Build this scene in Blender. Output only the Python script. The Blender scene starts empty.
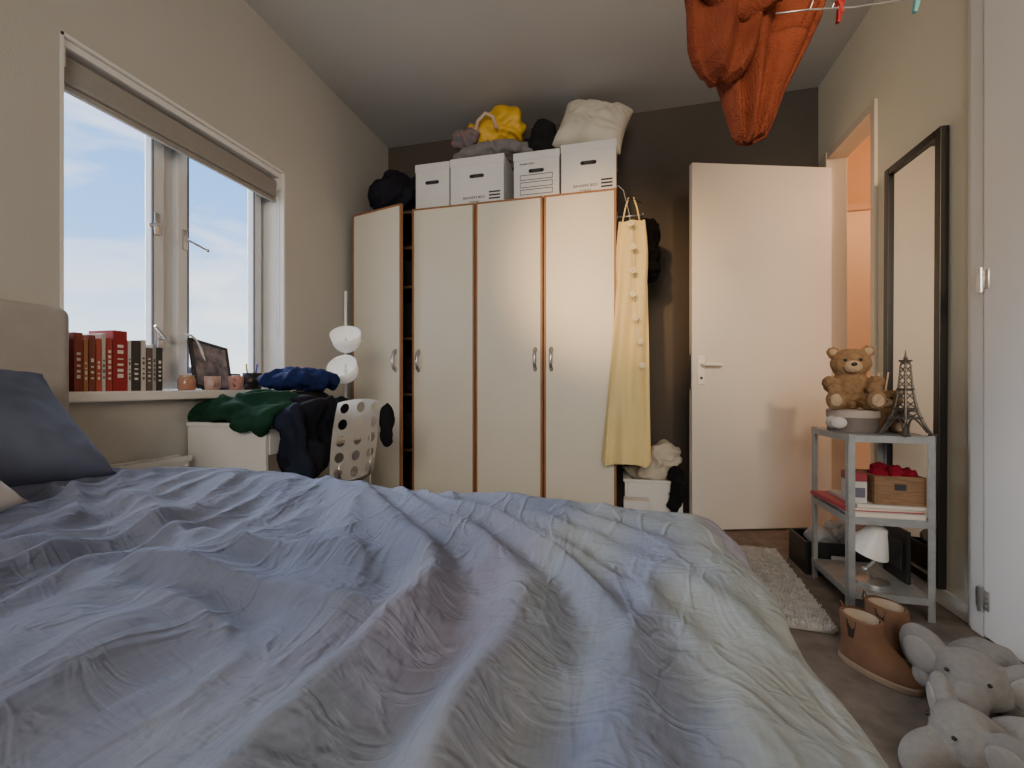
import bpy, bmesh, math, random, time
import numpy as np
from mathutils import Vector, Matrix, Euler, noise
random.seed(7); np.random.seed(7)
S=bpy.context.scene
COL=S.collection
T0=time.time()
# ---------------------------------------------------------------- materials
def M(name,col,rough=.6,var=0,vs=6,bump=0,bs=60,metal=0,sheen=0,emis=0,col2=None,ridged=False,trans=0,stretch=None,bd=.01):
    m=bpy.data.materials.new(name); m.use_nodes=True
    n=m.node_tree.nodes; l=m.node_tree.links; b=n['Principled BSDF']
    b.inputs['Base Color'].default_value=(*col,1); b.inputs['Roughness'].default_value=rough
    b.inputs['Metallic'].default_value=metal
    if rough>=.95: b.inputs['Specular IOR Level'].default_value=.1
    if sheen: b.inputs['Sheen Weight'].default_value=sheen; b.inputs['Sheen Roughness'].default_value=.5; b.inputs['Sheen Tint'].default_value=(*[min(1,c*1.6) for c in col],1)
    if trans: b.inputs['Transmission Weight'].default_value=trans
    if emis:
        b.inputs['Emission Color'].default_value=(*col,1); b.inputs['Emission Strength'].default_value=emis
    tc=n.new('ShaderNodeTexCoord'); mp=n.new('ShaderNodeMapping'); l.new(tc.outputs['Object'],mp.inputs[0])
    if stretch: mp.inputs['Scale'].default_value=stretch
    if var or col2:
        t=n.new('ShaderNodeTexNoise'); t.inputs['Scale'].default_value=vs; t.inputs['Detail'].default_value=6
        l.new(mp.outputs[0],t.inputs['Vector'])
        r=n.new('ShaderNodeValToRGB'); c2=col2 or tuple(max(0,c*(1-var)) for c in col)
        r.color_ramp.elements[0].position=.35; r.color_ramp.elements[1].position=.65
        r.color_ramp.elements[0].color=(*c2,1); r.color_ramp.elements[1].color=(*col,1)
        l.new(t.outputs['Fac'],r.inputs[0]); l.new(r.outputs[0],b.inputs['Base Color'])
    if bump:
        t=n.new('ShaderNodeTexNoise'); t.inputs['Scale'].default_value=bs; t.inputs['Detail'].default_value=5
        if ridged: t.noise_type='RIDGED_MULTIFRACTAL'
        l.new(mp.outputs[0],t.inputs['Vector'])
        bp=n.new('ShaderNodeBump'); bp.inputs['Strength'].default_value=bump; bp.inputs['Distance'].default_value=bd
        l.new(t.outputs['Fac'],bp.inputs['Height']); l.new(bp.outputs[0],b.inputs['Normal'])
    return m
# ---------------------------------------------------------------- mesh helpers
def align(p0,p1):
    d=Vector(p1)-Vector(p0); q=d.to_track_quat('Z','Y')
    return Matrix.Translation((Vector(p0)+Vector(p1))/2)@q.to_matrix().to_4x4(), d.length
def box(bm,x0,x1,y0,y1,z0,z1,bev=0,seg=2,mat=None):
    m=Matrix.Translation(((x0+x1)/2,(y0+y1)/2,(z0+z1)/2))@Matrix.Diagonal((x1-x0,y1-y0,z1-z0,1))
    if mat is not None: m=mat@m
    r=bmesh.ops.create_cube(bm,size=1,matrix=m)
    if bev:
        e=list({e for v in r['verts'] for e in v.link_edges})
        bmesh.ops.bevel(bm,geom=e,offset=bev,segments=seg,profile=.5,affect='EDGES',clamp_overlap=True)
def cyl(bm,p0,p1,r0,r1=None,seg=20,caps=True):
    m,L=align(p0,p1)
    bmesh.ops.create_cone(bm,cap_ends=caps,segments=seg,radius1=r0,radius2=r0 if r1 is None else r1,depth=L,matrix=m)
def ell(bm,c,r,rot=(0,0,0),sub=3):
    if not hasattr(r,'__len__'): r=(r,r,r)
    m=Matrix.Translation(c)@Euler(rot).to_matrix().to_4x4()@Matrix.Diagonal((*r,1))
    bmesh.ops.create_icosphere(bm,subdivisions=sub,radius=1,matrix=m)
def tube(bm,pts,r,seg=8,closed=False):
    pts=[Vector(p) for p in pts]; n=len(pts); rings=[]
    for i,p in enumerate(pts):
        if closed: d=pts[(i+1)%n]-pts[i-1]
        else: d=pts[min(i+1,n-1)]-pts[max(i-1,0)]
        d.normalize()
        up=Vector((0,0,1)) if abs(d.z)<.9 else Vector((1,0,0))
        a=d.cross(up).normalized(); b=a.cross(d)
        rr=r[i] if hasattr(r,'__len__') else r
        rings.append([bm.verts.new(p+a*rr*math.cos(t)+b*rr*math.sin(t)) for t in [2*math.pi*k/seg for k in range(seg)]])
    for i in range(n if closed else n-1):
        A=rings[i]; B=rings[(i+1)%n]
        for k in range(seg):
            try: bm.faces.new((A[k],A[(k+1)%seg],B[(k+1)%seg],B[k]))
            except: pass
    if not closed:
        bm.faces.new(rings[0][::-1]); bm.faces.new(rings[-1])
def lathe(bm,prof,seg=32,mat=Matrix()):
    rings=[]
    for r,z in prof:
        rings.append([bm.verts.new(mat@Vector((r*math.cos(2*math.pi*k/seg),r*math.sin(2*math.pi*k/seg),z))) for k in range(seg)])
    for A,B in zip(rings,rings[1:]):
        for k in range(seg): bm.faces.new((A[k],A[(k+1)%seg],B[(k+1)%seg],B[k]))
    if prof[0][0]>1e-5: bm.faces.new(rings[0][::-1])
    if prof[-1][0]>1e-5: bm.faces.new(rings[-1])
def meta(o,label,cat,group=None,kind=None):
    if label: o['label']=label
    if cat: o['category']=cat
    if group: o['group']=group
    if kind: o['kind']=kind
    return o
def mk(name,bm,mat,parent=None,smooth=False,label=None,cat=None,kind=None,group=None,loc=None,rot=None,angle=None):
    if isinstance(bm,bmesh.types.BMesh):
        bmesh.ops.recalc_face_normals(bm,faces=bm.faces[:])
        me=bpy.data.meshes.new(name); bm.to_mesh(me); bm.free()
    else: me=bm; me.name=name
    me.materials.clear(); me.materials.append(mat)
    if smooth: me.shade_smooth()
    if angle: 
        me.shade_smooth(); me.set_sharp_from_angle(angle=math.radians(angle))
    o=bpy.data.objects.new(name,me); COL.objects.link(o)
    if parent: o.parent=parent
    if loc: o.location=loc
    if rot: o.rotation_euler=rot
    meta(o,label,cat,group,kind)
    return o
def top(name,label,cat,loc=(0,0,0),rot=(0,0,0),group=None,kind=None):
    o=bpy.data.objects.new(name,None); o.empty_display_size=.05; COL.objects.link(o)
    o.location=loc; o.rotation_euler=rot
    return meta(o,label,cat,group,kind)
def NB(): return bmesh.new()
def fuse(bm,voxel=.008,smooth=4):
    me=bpy.data.meshes.new('tmp'); bm.to_mesh(me); bm.free()
    o=bpy.data.objects.new('tmp',me); COL.objects.link(o)
    m=o.modifiers.new('r','REMESH'); m.mode='VOXEL'; m.voxel_size=voxel
    if smooth:
        s=o.modifiers.new('s','SMOOTH'); s.iterations=smooth; s.factor=.5
    dg=bpy.context.evaluated_depsgraph_get(); dg.update()
    r=bpy.data.meshes.new_from_object(o.evaluated_get(dg))
    bpy.data.objects.remove(o); bpy.data.meshes.remove(me)
    return r
def crumple(me,amp=.02,sc=6,seed=0,st=(1,1,1),fine=.2):
    n=len(me.vertices); off=Vector((seed*13.7,seed*3.1,seed*7.7)); nor=[v.normal.copy() for v in me.vertices]
    for i,v in enumerate(me.vertices):
        p=Vector((v.co.x*st[0],v.co.y*st[1],v.co.z*st[2]))*sc+off
        w=noise.noise_vector(p*.6)*.8
        a=max(0,1-abs(noise.noise(p+w))*2.6); b=max(0,1-abs(noise.noise(p*2.1+w*2))*2.6)
        a=a*a*(3-2*a); b=b*b*(3-2*b)
        v.co+=nor[i]*(amp*a+amp*fine*b-amp*.4)
    me.update(); return me
def cushion(w,h,t,seed=0,res=44,amp=.006):
    bm=NB(); g={}
    for sd in (1,-1):
        for i in range(res+1):
            for j in range(res+1):
                u=-1+2*i/res; v=-1+2*j/res
                edge=i in(0,res) or j in(0,res)
                if sd==-1 and edge: g[(sd,i,j)]=g[(1,i,j)]; continue
                x=w/2*u*(1-.07*(1-v*v)); y=h/2*v*(1-.07*(1-u*u))
                th=t/2*max(0,(1-u**4)*(1-v**4))**.55
                n_=noise.noise(Vector((x*9+seed,y*9,sd*3)))+.6*(1-abs(noise.noise(Vector((x*16,y*16+seed,sd))))*2)
                z=sd*(th+ amp*n_*(1 if not edge else 0)*(th/(t/2)+.1))
                g[(sd,i,j)]=bm.verts.new((x,y,z))
        for i in range(res):
            for j in range(res):
                q=[g[(sd,i,j)],g[(sd,i+1,j)],g[(sd,i+1,j+1)],g[(sd,i,j+1)]]
                if sd<0: q=q[::-1]
                try: bm.faces.new(q)
                except: pass
    return bm
def textmesh(s,size,extr=.0005,align_='CENTER'):
    c=bpy.data.curves.new('t','FONT'); c.body=s; c.size=size; c.extrude=extr; c.align_x=align_
    o=bpy.data.objects.new('t',c); COL.objects.link(o)
    dg=bpy.context.evaluated_depsgraph_get(); dg.update()
    me=bpy.data.meshes.new_from_object(o.evaluated_get(dg)); bpy.data.objects.remove(o); bpy.data.curves.remove(c)
    return me
# ---------------------------------------------------------------- palette
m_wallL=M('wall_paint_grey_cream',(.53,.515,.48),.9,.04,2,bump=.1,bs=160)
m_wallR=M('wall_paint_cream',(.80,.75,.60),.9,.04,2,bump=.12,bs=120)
m_wallB=M('wall_paint_taupe',(.095,.08,.068),.9,.12,2,bump=.12,bs=140)
m_ceil=M('ceiling_paint',(.58,.58,.575),.95,.03,2,bump=.08,bs=160)
m_floor=M('carpet_brown',(.24,.20,.17),1,0,14,bump=1,bs=420,col2=(.17,.14,.118),bd=.006)
m_white=M('white_lacquer',(.80,.80,.79),.4,.03,3)
m_trim=M('trim_white',(.78,.77,.75),.45)
m_frame=M('window_frame_white',(.70,.71,.72),.4)
m_blind=M('blind_taupe',(.31,.295,.275),.85,.05,30,bump=.1,bs=400)
m_cream=M('wardrobe_cream',(.74,.70,.60),.38,.03,3)
m_woodedge=M('wardrobe_wood_edge',(.36,.16,.065),.45,.3,12,stretch=(8,8,.6))
m_shelfdark=M('wardrobe_inner_shelf',(.12,.06,.03),.6)  # darkened to carry the shade inside the ajar wardrobe
m_metal=M('brushed_metal',(.55,.56,.57),.35,metal=.9)
m_galv=M('galvanized_grey',(.40,.42,.43),.45,.15,30,metal=.5)
m_black=M('black_frame',(.012,.012,.012),.4)
m_mirror=M('mirror_glass',(.62,.62,.60),.02,metal=1)
m_card=M('cardboard_white',(.76,.76,.77),.7,.04,4)
m_ink=M('ink_dark',(.04,.04,.05),.7)
m_door=M('door_paint',(.74,.71,.66),.42,.03,2)
m_handle=M('handle_cream',(.88,.86,.80),.3)
# ---------------------------------------------------------------- room
XL,XR,YB,YN,HC=-1.94,1.32,3.43,-2.4,2.97
def st(name,bm,mat,**k): return mk(name,bm,mat,kind='structure',**k)
b=NB(); box(b,XL-.25,2.9,YN-.1,4.3,-.1,0); st('floor',b,m_floor)
b=NB(); box(b,XL-.25,2.9,YN-.1,4.3,HC,HC+.1); st('ceiling',b,m_ceil)
b=NB(); box(b,XL-.25,XR+.1,YB,YB+.1,0,HC); st('wall_back',b,m_wallB)
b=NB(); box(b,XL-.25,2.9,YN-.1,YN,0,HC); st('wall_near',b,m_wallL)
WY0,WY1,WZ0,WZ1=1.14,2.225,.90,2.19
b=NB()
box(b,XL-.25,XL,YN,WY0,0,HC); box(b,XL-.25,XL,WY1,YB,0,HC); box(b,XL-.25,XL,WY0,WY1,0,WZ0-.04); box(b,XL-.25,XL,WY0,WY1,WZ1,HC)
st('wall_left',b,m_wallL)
DY0,DY1,DZ=2.75,3.27,2.40
b=NB()
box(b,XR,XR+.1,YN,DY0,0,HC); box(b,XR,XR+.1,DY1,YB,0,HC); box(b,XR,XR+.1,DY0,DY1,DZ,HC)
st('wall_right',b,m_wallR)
m_hall=M('hall_wall_warm_lit',(.60,.34,.18),.9,.05,2)  # orange of the hall light is put into the wall colour
b=NB(); box(b,XR+.1,2.9,4.06,4.16,0,HC); st('wall_hall_far',b,m_hall)
b=NB(); box(b,2.8,2.9,YN,4.06,0,HC); st('wall_hall_side',b,m_hall)
b=NB(); box(b,1.50,2.5,4.02,4.06,0,2.3); 
st('door_2',b,M('hall_door_warm_lit',(.74,.50,.33),.5))  # cream door with the orange hall light mixed into its colour
b=NB(); box(b,1.44,1.50,4.0,4.06,0,2.36,.004); box(b,2.5,2.56,4.0,4.06,0,2.36,.004); box(b,1.5,2.5,4.0,4.06,2.3,2.36,.004); st('trim_1',b,M('hall_trim',(.50,.28,.16),.5))
b=NB()
box(b,XR-.015,XR+.10,DY0-.035,DY0+.006,0,DZ+.04,.003); box(b,XR-.02,XR+.10,DY1-.006,DY1+.06,0,DZ+.04,.003); box(b,XR-.015,XR+.10,DY0+.006,DY1-.006,DZ-.01,DZ+.04,.003)
st('trim_2',b,M('door_frame_paint',(.70,.60,.48),.5))
b=NB(); box(b,XL,XR,YB-.012,YB,0,.07,.003); st('baseboard_back',b,M('baseboard_dark',(.10,.08,.065),.7))
b=NB(); box(b,XR-.012,XR,2.07,DY0-.04,0,.07,.003); st('baseboard_right',b,m_trim)
b=NB(); box(b,XL-.14,XL+.055,WY0-.02,WY1+.03,WZ0-.04,WZ0,.006); st('trim_3',b,m_trim)
b=NB(); 
box(b,XL-.25,XL+.002,WY0-.001,WY0+.010,WZ0,WZ1); box(b,XL-.25,XL+.002,WY1-.012,WY1+.001,WZ0,WZ1); box(b,XL-.25,XL+.002,WY0,WY1,WZ1-.012,WZ1+.001)
st('trim_4',b,m_trim)
b=NB(); x0,x1=-2.15,-2.09
def fr(bm,y0,y1,z0,z1,w,xa,xb,bev=.005):
    box(bm,xa,xb,y0,y0+w,z0,z1,bev); box(bm,xa,xb,y1-w,y1,z0,z1,bev); box(bm,xa,xb,y0+w,y1-w,z0,z0+w,bev); box(bm,xa,xb,y0+w,y1-w,z1-w,z1,bev)
fr(b,WY0+.010,WY1-.012,WZ0,WZ1-.012,.045,x0,x1)
box(b,x0,x1,1.60,1.67,WZ0+.04,WZ1-.05,.005)
wf=st('window_1',b,m_frame)
for i,(ya,yb) in enumerate(((1.152,1.605),(1.665,2.175))):
    b=NB(); fr(b,ya,yb,WZ0+.03,WZ1-.05,.055,-2.11,-2.06,.008)
    s=mk('sash',b,m_frame,parent=wf)
    b=NB(); fr(b,ya+.052,yb-.052,WZ0+.082,WZ1-.102,.006,-2.066,-2.058,0); mk('gasket',b,M('gasket_grey',(.16,.16,.17),.6),parent=s)
b=NB()
for (y,z,dr) in ((1.565,1.66,-1),(1.70,1.63,1)):
    box(b,-2.06,-2.05,y-.012,y+.012,z-.05,z+.05,.003); cyl(b,(-2.04,y,z),(-2.0,y+dr*.07,z-.035),.006); ell(b,(-2.0,y+dr*.07,z-.035),.01)
box(b,-2.06,-2.048,1.565,1.595,1.08,1.17,.003); cyl(b,(-2.05,1.58,1.14),(-2.02,1.58,1.14),.008); cyl(b,(-2.02,1.58,1.14),(-2.02,1.53,1.19),.008,.006)
mk('window_handle',b,m_metal,parent=wf,angle=40)
bl=top('roller_blind','rolled up taupe roller blind in the window reveal','blind',(0,0,0))
b=NB(); box(b,-2.03,-1.968,WY0+.02,WY1-.03,2.03,2.135,.012,3); box(b,-1.995,-1.975,WY0+.02,WY1-.03,2.005,2.028,.004)
mk('blind_fabric',b,m_blind,parent=bl,angle=40)
b=NB(); box(b,-2.02,-1.95,WY0+.013,WY1-.014,2.150,2.177,.004); box(b,-2.01,-1.955,WY0+.013,WY0+.025,2.08,2.15); box(b,-2.01,-1.955,WY1-.026,WY1-.014,2.08,2.15)
mk('blind_bracket',b,m_trim,parent=bl)
b=NB(); tube(b,[(-1.95,2.19,2.1),(-1.95,2.19,1.6),(-1.95,2.19,1.22),(-1.945,2.175,1.19),(-1.94,2.16,1.22),(-1.94,2.16,1.6),(-1.94,2.16,2.1)],.002,6)
mk('blind_cord',b,m_trim,parent=bl,smooth=True)
b=NB(); box(b,XR-.03,XR,1.972,2.035,0,HC-.001,.003); box(b,XR-.022,XR,2.035,2.06,0,HC-.001,.003); st('trim_5',b,M('cupboard_trim',(.80,.80,.79),.5))
b=NB(); box(b,XR-.035,XR-.002,1.1,1.964,.012,HC-.05,.003); d3=st('door_3',b,M('cupboard_paint',(.83,.83,.84),.45,.02,2))
for z in (.144,1.306):
    b=NB(); cyl(b,(XR-.042,1.968,z-.045),(XR-.042,1.968,z+.045),.009,seg=14); box(b,XR-.039,XR-.03,1.937,1.997,z-.035,z+.035,.002)
    for k in (-.02,.0,.02):
        cyl(b,(XR-.041,1.985,z+k),(XR-.038,1.985,z+k),.004,seg=8); cyl(b,(XR-.041,1.948,z+k),(XR-.038,1.948,z+k),.004,seg=8)
    mk('hinge',b,m_metal,parent=d3,angle=35)
# ---------------------------------------------------------------- room door (open)
ang=math.atan2(.284,.884)
dr=top('door_1',None,None,(.44,2.955,0),(0,0,ang)); dr['kind']='structure'
b=NB(); box(b,0,.925,0,.04,.012,2.325,.003); mk('door_leaf',b,m_door,parent=dr)
b=NB(); box(b,.033,.078,-.009,0,.93,1.11,.003); 
mk('handle_plate',b,m_handle,parent=dr)
b=NB(); cyl(b,(.055,-.005,1.055),(.055,-.05,1.055),.010); tube(b,[(.055,-.05,1.055),(.09,-.052,1.055),(.17,-.05,1.052)],[.012,.011,.010],12)
mk('handle_lever',b,m_handle,parent=dr,angle=50)
b=NB(); cyl(b,(.055,-.0105,.97),(.055,-.008,.97),.009); mk('keyhole',b,m_ink,parent=dr)
b=NB(); box(b,-.002,0,.008,.032,.90,1.12); mk('latch_plate',b,m_metal,parent=dr)
# ---------------------------------------------------------------- wardrobes
WF=2.85; WH=2.16
def wardrobe(x0,x1,label,opening):
    w=top('wardrobe',label,'wardrobe',(x0,WF,0),group='cream two-door wardrobes'); W=x1-x0; D=.555
    b=NB(); t=.018
    box(b,0,t,.0,D,0,WH); box(b,W-t,W,.0,D,0,WH); box(b,t,W-t,0,D,WH-t,WH); box(b,t,W-t,.01,D,.05,.07); box(b,t,W-t,D-.01,D,.07,WH-t); box(b,t,W-t,.02,.035,0,.05); box(b,W/2-t/2,W/2+t/2,.03,D,.07,WH-t)
    mk('body',b,M('wardrobe_body_gap_shade',(.08,.045,.025),.6),parent=w)  # shade of the ajar door's gap put into the body colour
    for k,z in enumerate((.45,.85,1.25,1.62,1.9)):
        b=NB(); box(b,t,W/2-t/2,.03,D-.01,z,z+.018); mk('shelf',b,m_shelfdark,parent=w)
    for s in (0,1):
        hx=0 if s==0 else W; op=opening[s]; sg=1 if s==0 else -1
        d=top('door',None,None,(hx,-.001,0),(0,0,-sg*op)); d.parent=w
        wd=W/2-.003
        def bx(bm,a,c,*r,bev=0): box(bm,min(sg*a,sg*c),max(sg*a,sg*c),*r,bev)
        b=NB(); bx(b,.016,wd-.016,-.02,0,.075,WH-.014); mk('door_panel',b,m_cream,parent=d)
        b=NB(); bx(b,.001,.016,-.022,0,.06,WH,bev=.003); bx(b,wd-.016,wd,-.022,0,.06,WH,bev=.003); bx(b,.016,wd-.016,-.021,0,WH-.014,WH,bev=.002); bx(b,.016,wd-.016,-.021,0,.06,.075,bev=.002)
        mk('door_edging',b,m_woodedge,parent=d)
        b=NB(); hxx=sg*(wd-.05)
        pts=[(hxx,-.02,1.03),(hxx,-.04,1.045),(hxx,-.052,1.08),(hxx,-.052,1.115),(hxx,-.04,1.145),(hxx,-.02,1.16)]
        tube(b,pts,[.013,.012,.011,.011,.012,.013],12); ell(b,(hxx,-.022,1.032),(.014,.005,.018)); ell(b,(hxx,-.022,1.158),(.014,.005,.018))
        mk('handle',b,m_metal,parent=d,smooth=True)
    return w
wardrobe(-1.885,-.955,'cream wardrobe with wood edging, one door standing ajar',(math.radians(14),0))
wardrobe(-.951,-.021,'cream wardrobe with wood edging, both doors closed',(0,0))
for i,z in enumerate((.47,.87,1.27,1.64)):
    b=NB(); 
    for k in range(3 if i==3 else 4): box(b,-1.845,-1.45,2.90,3.3,z+.004+k*.065,z+.004+k*.065+.06,.022,3)
    mk('folded_clothes',crumple(fuse(b,.014,2),.006,9,i),M('folded_dark_cloth',(.02,.017,.02),.95),smooth=True,label='stack of dark folded clothes on a wardrobe shelf',cat='folded clothes',group='folded clothes in the wardrobe')  # dark stacks added to fill the compartment and darken the door gap
# ---------------------------------------------------------------- boxes on wardrobe
def carton(x0,x1,h,y0,style,label):
    o=top('storage_box',label,'cardboard box',((x0+x1)/2,y0,WH),group='white cardboard boxes on the wardrobes'); w=(x1-x0)/2; d=.36
    b=NB(); box(b,-w+.004,w-.004,.004,d-.004,.0,h-.02,.003); mk('box_body',b,m_card,parent=o)
    b=NB(); box(b,-w,w,0,d,h-.055,h,.004); mk('lid',b,m_card,parent=o)
    b=NB(); 
    zc=h*.60
    box(b,-.04,.04,.0,.006,zc-.012,zc+.012,.0); cyl(b,(-.04,0.0,zc),(-.04,.006,zc),.012); cyl(b,(.04,0.0,zc),(.04,.006,zc),.012)
    mk('handle_hole',b,m_ink,parent=o)
    if style:
        lines=[('BANKERS BOX',.024,h*.14,-w*.1),('STORAGE',.016,h*.06,-w*.1)] if style==1 else [('Bankers Box',.020,h*.74,-w*.4)]
        bmj=NB()
        for s_,sz,z,xx in lines:
            me=textmesh(s_,sz); me.transform(Matrix.Translation((xx,.0022,z))@Matrix.Rotation(math.pi/2,4,'X')); bmj.from_mesh(me)
        if style==3:
            for zz in (h*.42,h*.27,h*.12):
                fr2=lambda a,c,z0,z1:(box(bmj,a,c,.001,.004,z0,z0+.003),box(bmj,a,c,.001,.004,z1,z1+.003),box(bmj,a,a+.003,.001,.004,z0,z1),box(bmj,c-.003,c,.001,.004,z0,z1))
                fr2(-w*.7,w*.7,zz,zz+h*.1)
        if style==1:
            for k in range(3): box(bmj,w*.45,w*.85,.001,.004,h*.10+k*.022,h*.10+k*.022+.010)
        mk('printed_marking',bmj,m_ink,parent=o)
    return o
carton(-1.43,-1.165,.345,2.90,0,'plain white cardboard box with hand hole, on the wardrobe')
carton(-1.15,-.76,.335,2.87,1,'white cardboard box with dark printing under a yellow bag')
carton(-.70,-.385,.325,2.88,3,'white cardboard box with printed writing fields, on the wardrobe')
carton(-.378,-.02,.335,2.87,1,'white cardboard box beneath a white pillow')
def heap(name,ells,mat,label,cat,voxel=.010,amp=.02,sc=7,seed=0,smooth=6,st_=(1,1,1),parent=None,group=None,fine=.3):
    b=NB()
    for e in ells: ell(b,e[0],e[1],e[2] if len(e)>2 else (0,0,0),3)
    me=crumple(fuse(b,voxel,smooth),amp,sc,seed,st_,fine)
    return mk(name,me,mat,smooth=True,label=label,cat=cat,parent=parent,group=group)
def cloth(name,col,col2=None,**k): return M(name,col,.95,0,5,bump=.25,bs=350,sheen=.12,col2=col2 or tuple(c*.75 for c in col),bd=.003)
heap('sleeping_bag',[((-1.68,3.1,2.36),(.19,.2,.17)),((-1.64,3.0,2.32),(.18,.16,.12)),((-1.72,3.15,2.46),(.13,.15,.13)),((-1.56,3.34,2.50),(.12,.08,.15))],cloth('navy_black',(.018,.018,.026)),'dark navy sleeping bag bundled on the wardrobe','sleeping bag',amp=.03,sc=7)
heap('blanket',[((-.98,3.05,2.56),(.2,.15,.055)),((-.86,3.0,2.565),(.2,.12,.06)),((-.74,3.05,2.56),(.16,.15,.06)),((-1.1,3.1,2.57),(.12,.12,.06))],cloth('grey_blanket',(.26,.25,.25)),'grey blanket folded across two white boxes','blanket',amp=.022,sc=8,seed=2)
yb=heap('shopping_bag',[((-.88,3.05,2.71),(.19,.12,.10)),((-.82,3.02,2.79),(.15,.1,.09)),((-1.0,3.05,2.72),(.1,.1,.08)),((-.76,3.05,2.73),(.10,.09,.09))],M('yellow_plastic',(.75,.44,.02),.5,bump=.1,bs=30),'crumpled yellow shopping bag on a grey blanket','bag',amp=.03,sc=6,seed=5)
b=NB(); tube(b,[(-.98,2.92,2.66),(-.95,2.88,2.74),(-.89,2.87,2.78),(-.84,2.87,2.75),(-.82,2.9,2.68)],.012,8); tube(b,[(-1.02,2.94,2.66),(-1.04,2.92,2.70),(-1.0,2.92,2.73),(-.95,2.92,2.68)],.008,8)
mk('bag_strap',b,M('strap_pale',(.62,.45,.35),.8),parent=yb,smooth=True,label='pale fabric strap')
heap('toiletry_pouch',[((-1.08,2.96,2.67),(.09,.06,.07)),((-1.02,2.92,2.66),(.07,.04,.06))],M('pouch_pattern',(.30,.16,.15),.9,0,30,col2=(.08,.12,.15)),'small patterned pouch beside a yellow bag','pouch',voxel=.008,amp=.012,sc=14,seed=3)
heap('backpack',[((-.54,3.12,2.60),(.14,.16,.11)),((-.53,3.08,2.68),(.10,.1,.10))],cloth('black_bag',(.022,.022,.026)),'black fabric bag on white boxes near the ceiling','bag',amp=.022,sc=8,seed=8)
mk('pillow',cushion(.47,.40,.22,3,amp=.018),cloth('pillow_cream',(.72,.67,.57)),smooth=True,label='cream white pillow slumped on a cardboard box',cat='pillow',loc=(-.18,3.04,2.675),rot=(math.radians(68),math.radians(14),0))
# ---------------------------------------------------------------- dress etc. on wardrobe side
m_yel=M('dress_yellow',(.84,.68,.33),.95,.06,4,bump=.15,bs=200,sheen=.1)
ds=top('dress','long pale yellow dress hanging at the wardrobe corner','dress',(.065,2.775,0))
b=NB(); N=96; R=48; rings=[]
for j in range(R+1):
    t=j/R; z=1.92-1.46*t
    w=.078+.010*math.sin(min(1,t*4)*math.pi)+.065*t**1.2; cx=.005-.03*t+.006*math.sin(t*5)
    ring=[]
    for k in range(N):
        a=2*math.pi*k/N; am=min(1,t*2)
        rip=1+ (.01+.05*t)*math.sin(a*5+1.3*math.sin(t*3))
        ring.append(b.verts.new((cx+w*rip*math.cos(a),.036*(.6+t)*math.sin(a)*(1+am*.24*math.sin(a*6+math.sin(t*4)*1.5)+.07*math.sin(a*11+t*3))+.01*math.sin(a*5+t*6),z+.02*math.sin(a)*t+.015*t*math.sin(a*3))))
    rings.append(ring)
for A,B in zip(rings,rings[1:]):
    for k in range(N): b.faces.new((A[k],A[(k+1)%N],B[(k+1)%N],B[k]))
mk('dress_fabric',b,m_yel,parent=ds,smooth=True)
b=NB()
for sx in (-.05,.05): tube(b,[(sx,0,1.92),(sx*.7,0,2.0),(sx*.3,.01,2.07)],.005,6)
mk('shoulder_strap',b,m_yel,parent=ds,smooth=True)
b=NB(); tube(b,[(-.06,0,2.03),(0,.01,2.07),(.06,0,2.03)],.004,8); tube(b,[(0,.01,2.07),(0,.01,2.13),(-.02,.02,2.155),(-.06,.05,2.165),(-.10,.09,2.166)],.0015,8)
mk('hanger',b,m_black,parent=ds,smooth=True)
gl=top('flower_garland','string of cream crochet flowers over a yellow dress','garland',(.05,2.69,0))
b=NB(); pts=[(-.10,.17,2.168),(-.06,.13,2.168),(-.03,.05,2.10)]+[(.012*math.sin(i*1.3)+.010*i,-.003*i,1.95-i*.14) for i in range(8)]
tube(b,pts,.0013,6); mk('string',b,m_white,parent=gl,smooth=True)
m_fl=M('flower_cream',(.85,.78,.55),.8)
for i in range(7):
    b=NB(); z=1.88-i*.14; c=Vector((.012*math.sin((i+.5)*1.3)+.010*(i+.5),-.006-.003*i,z))
    for k in range(6):
        a=k*math.pi/3; ell(b,c+Vector((.012*math.cos(a),0,.012*math.sin(a))),(.007,.003,.007),sub=2)
    ell(b,c,(.005,.005,.005),sub=2)
    mk('flower',b,m_fl,parent=gl,smooth=True)
heap('knitted_sweater',[((.17,2.95,1.89),(.07,.1,.10)),((.17,2.94,1.76),(.07,.1,.1)),((.19,2.92,1.66),(.05,.07,.07))],cloth('black_fabric',(.006,.006,.007)),'black knitted sweater hung on the wardrobe side','clothing',voxel=.009,amp=.018,sc=14,seed=4)
b=NB()
tube(b,[(-.017,2.95,2.02),(.14,2.95,2.02)],.006,8); tube(b,[(-.017,3.3,2.02),(.14,3.3,2.02)],.006,8); tube(b,[(.14,2.93,2.02),(.14,3.32,2.02)],.006,8)
for y in (2.95,3.3): box(b,-.021,-.015,y-.02,y+.02,1.99,2.05)
mk('clothes_rail',b,m_metal,smooth=True,label='metal rail fixed on the wardrobe side',cat='rail')
heap('laundry_pile',[((.2,3.12,.37),(.14,.10,.09)),((.27,3.1,.45),(.11,.1,.09)),((.12,3.15,.41),(.1,.1,.09))],cloth('laundry_cream',(.66,.60,.50)),'cream laundry piled in a white basket','laundry',voxel=.01,amp=.03,sc=8,seed=6)
heap('black_garment',[((.34,2.965,.36),(.05,.03,.05)),((.35,2.955,.26),(.045,.028,.10)),((.33,2.95,.18),(.04,.025,.07))],cloth('black_cloth2',(.012,.012,.014)),'black garment hanging over a laundry basket','clothing',voxel=.008,amp=.012,sc=12,seed=7)
lb=top('laundry_basket','white plastic laundry basket by the dark wall','basket',(.21,3.12,0))
b=NB()
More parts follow.
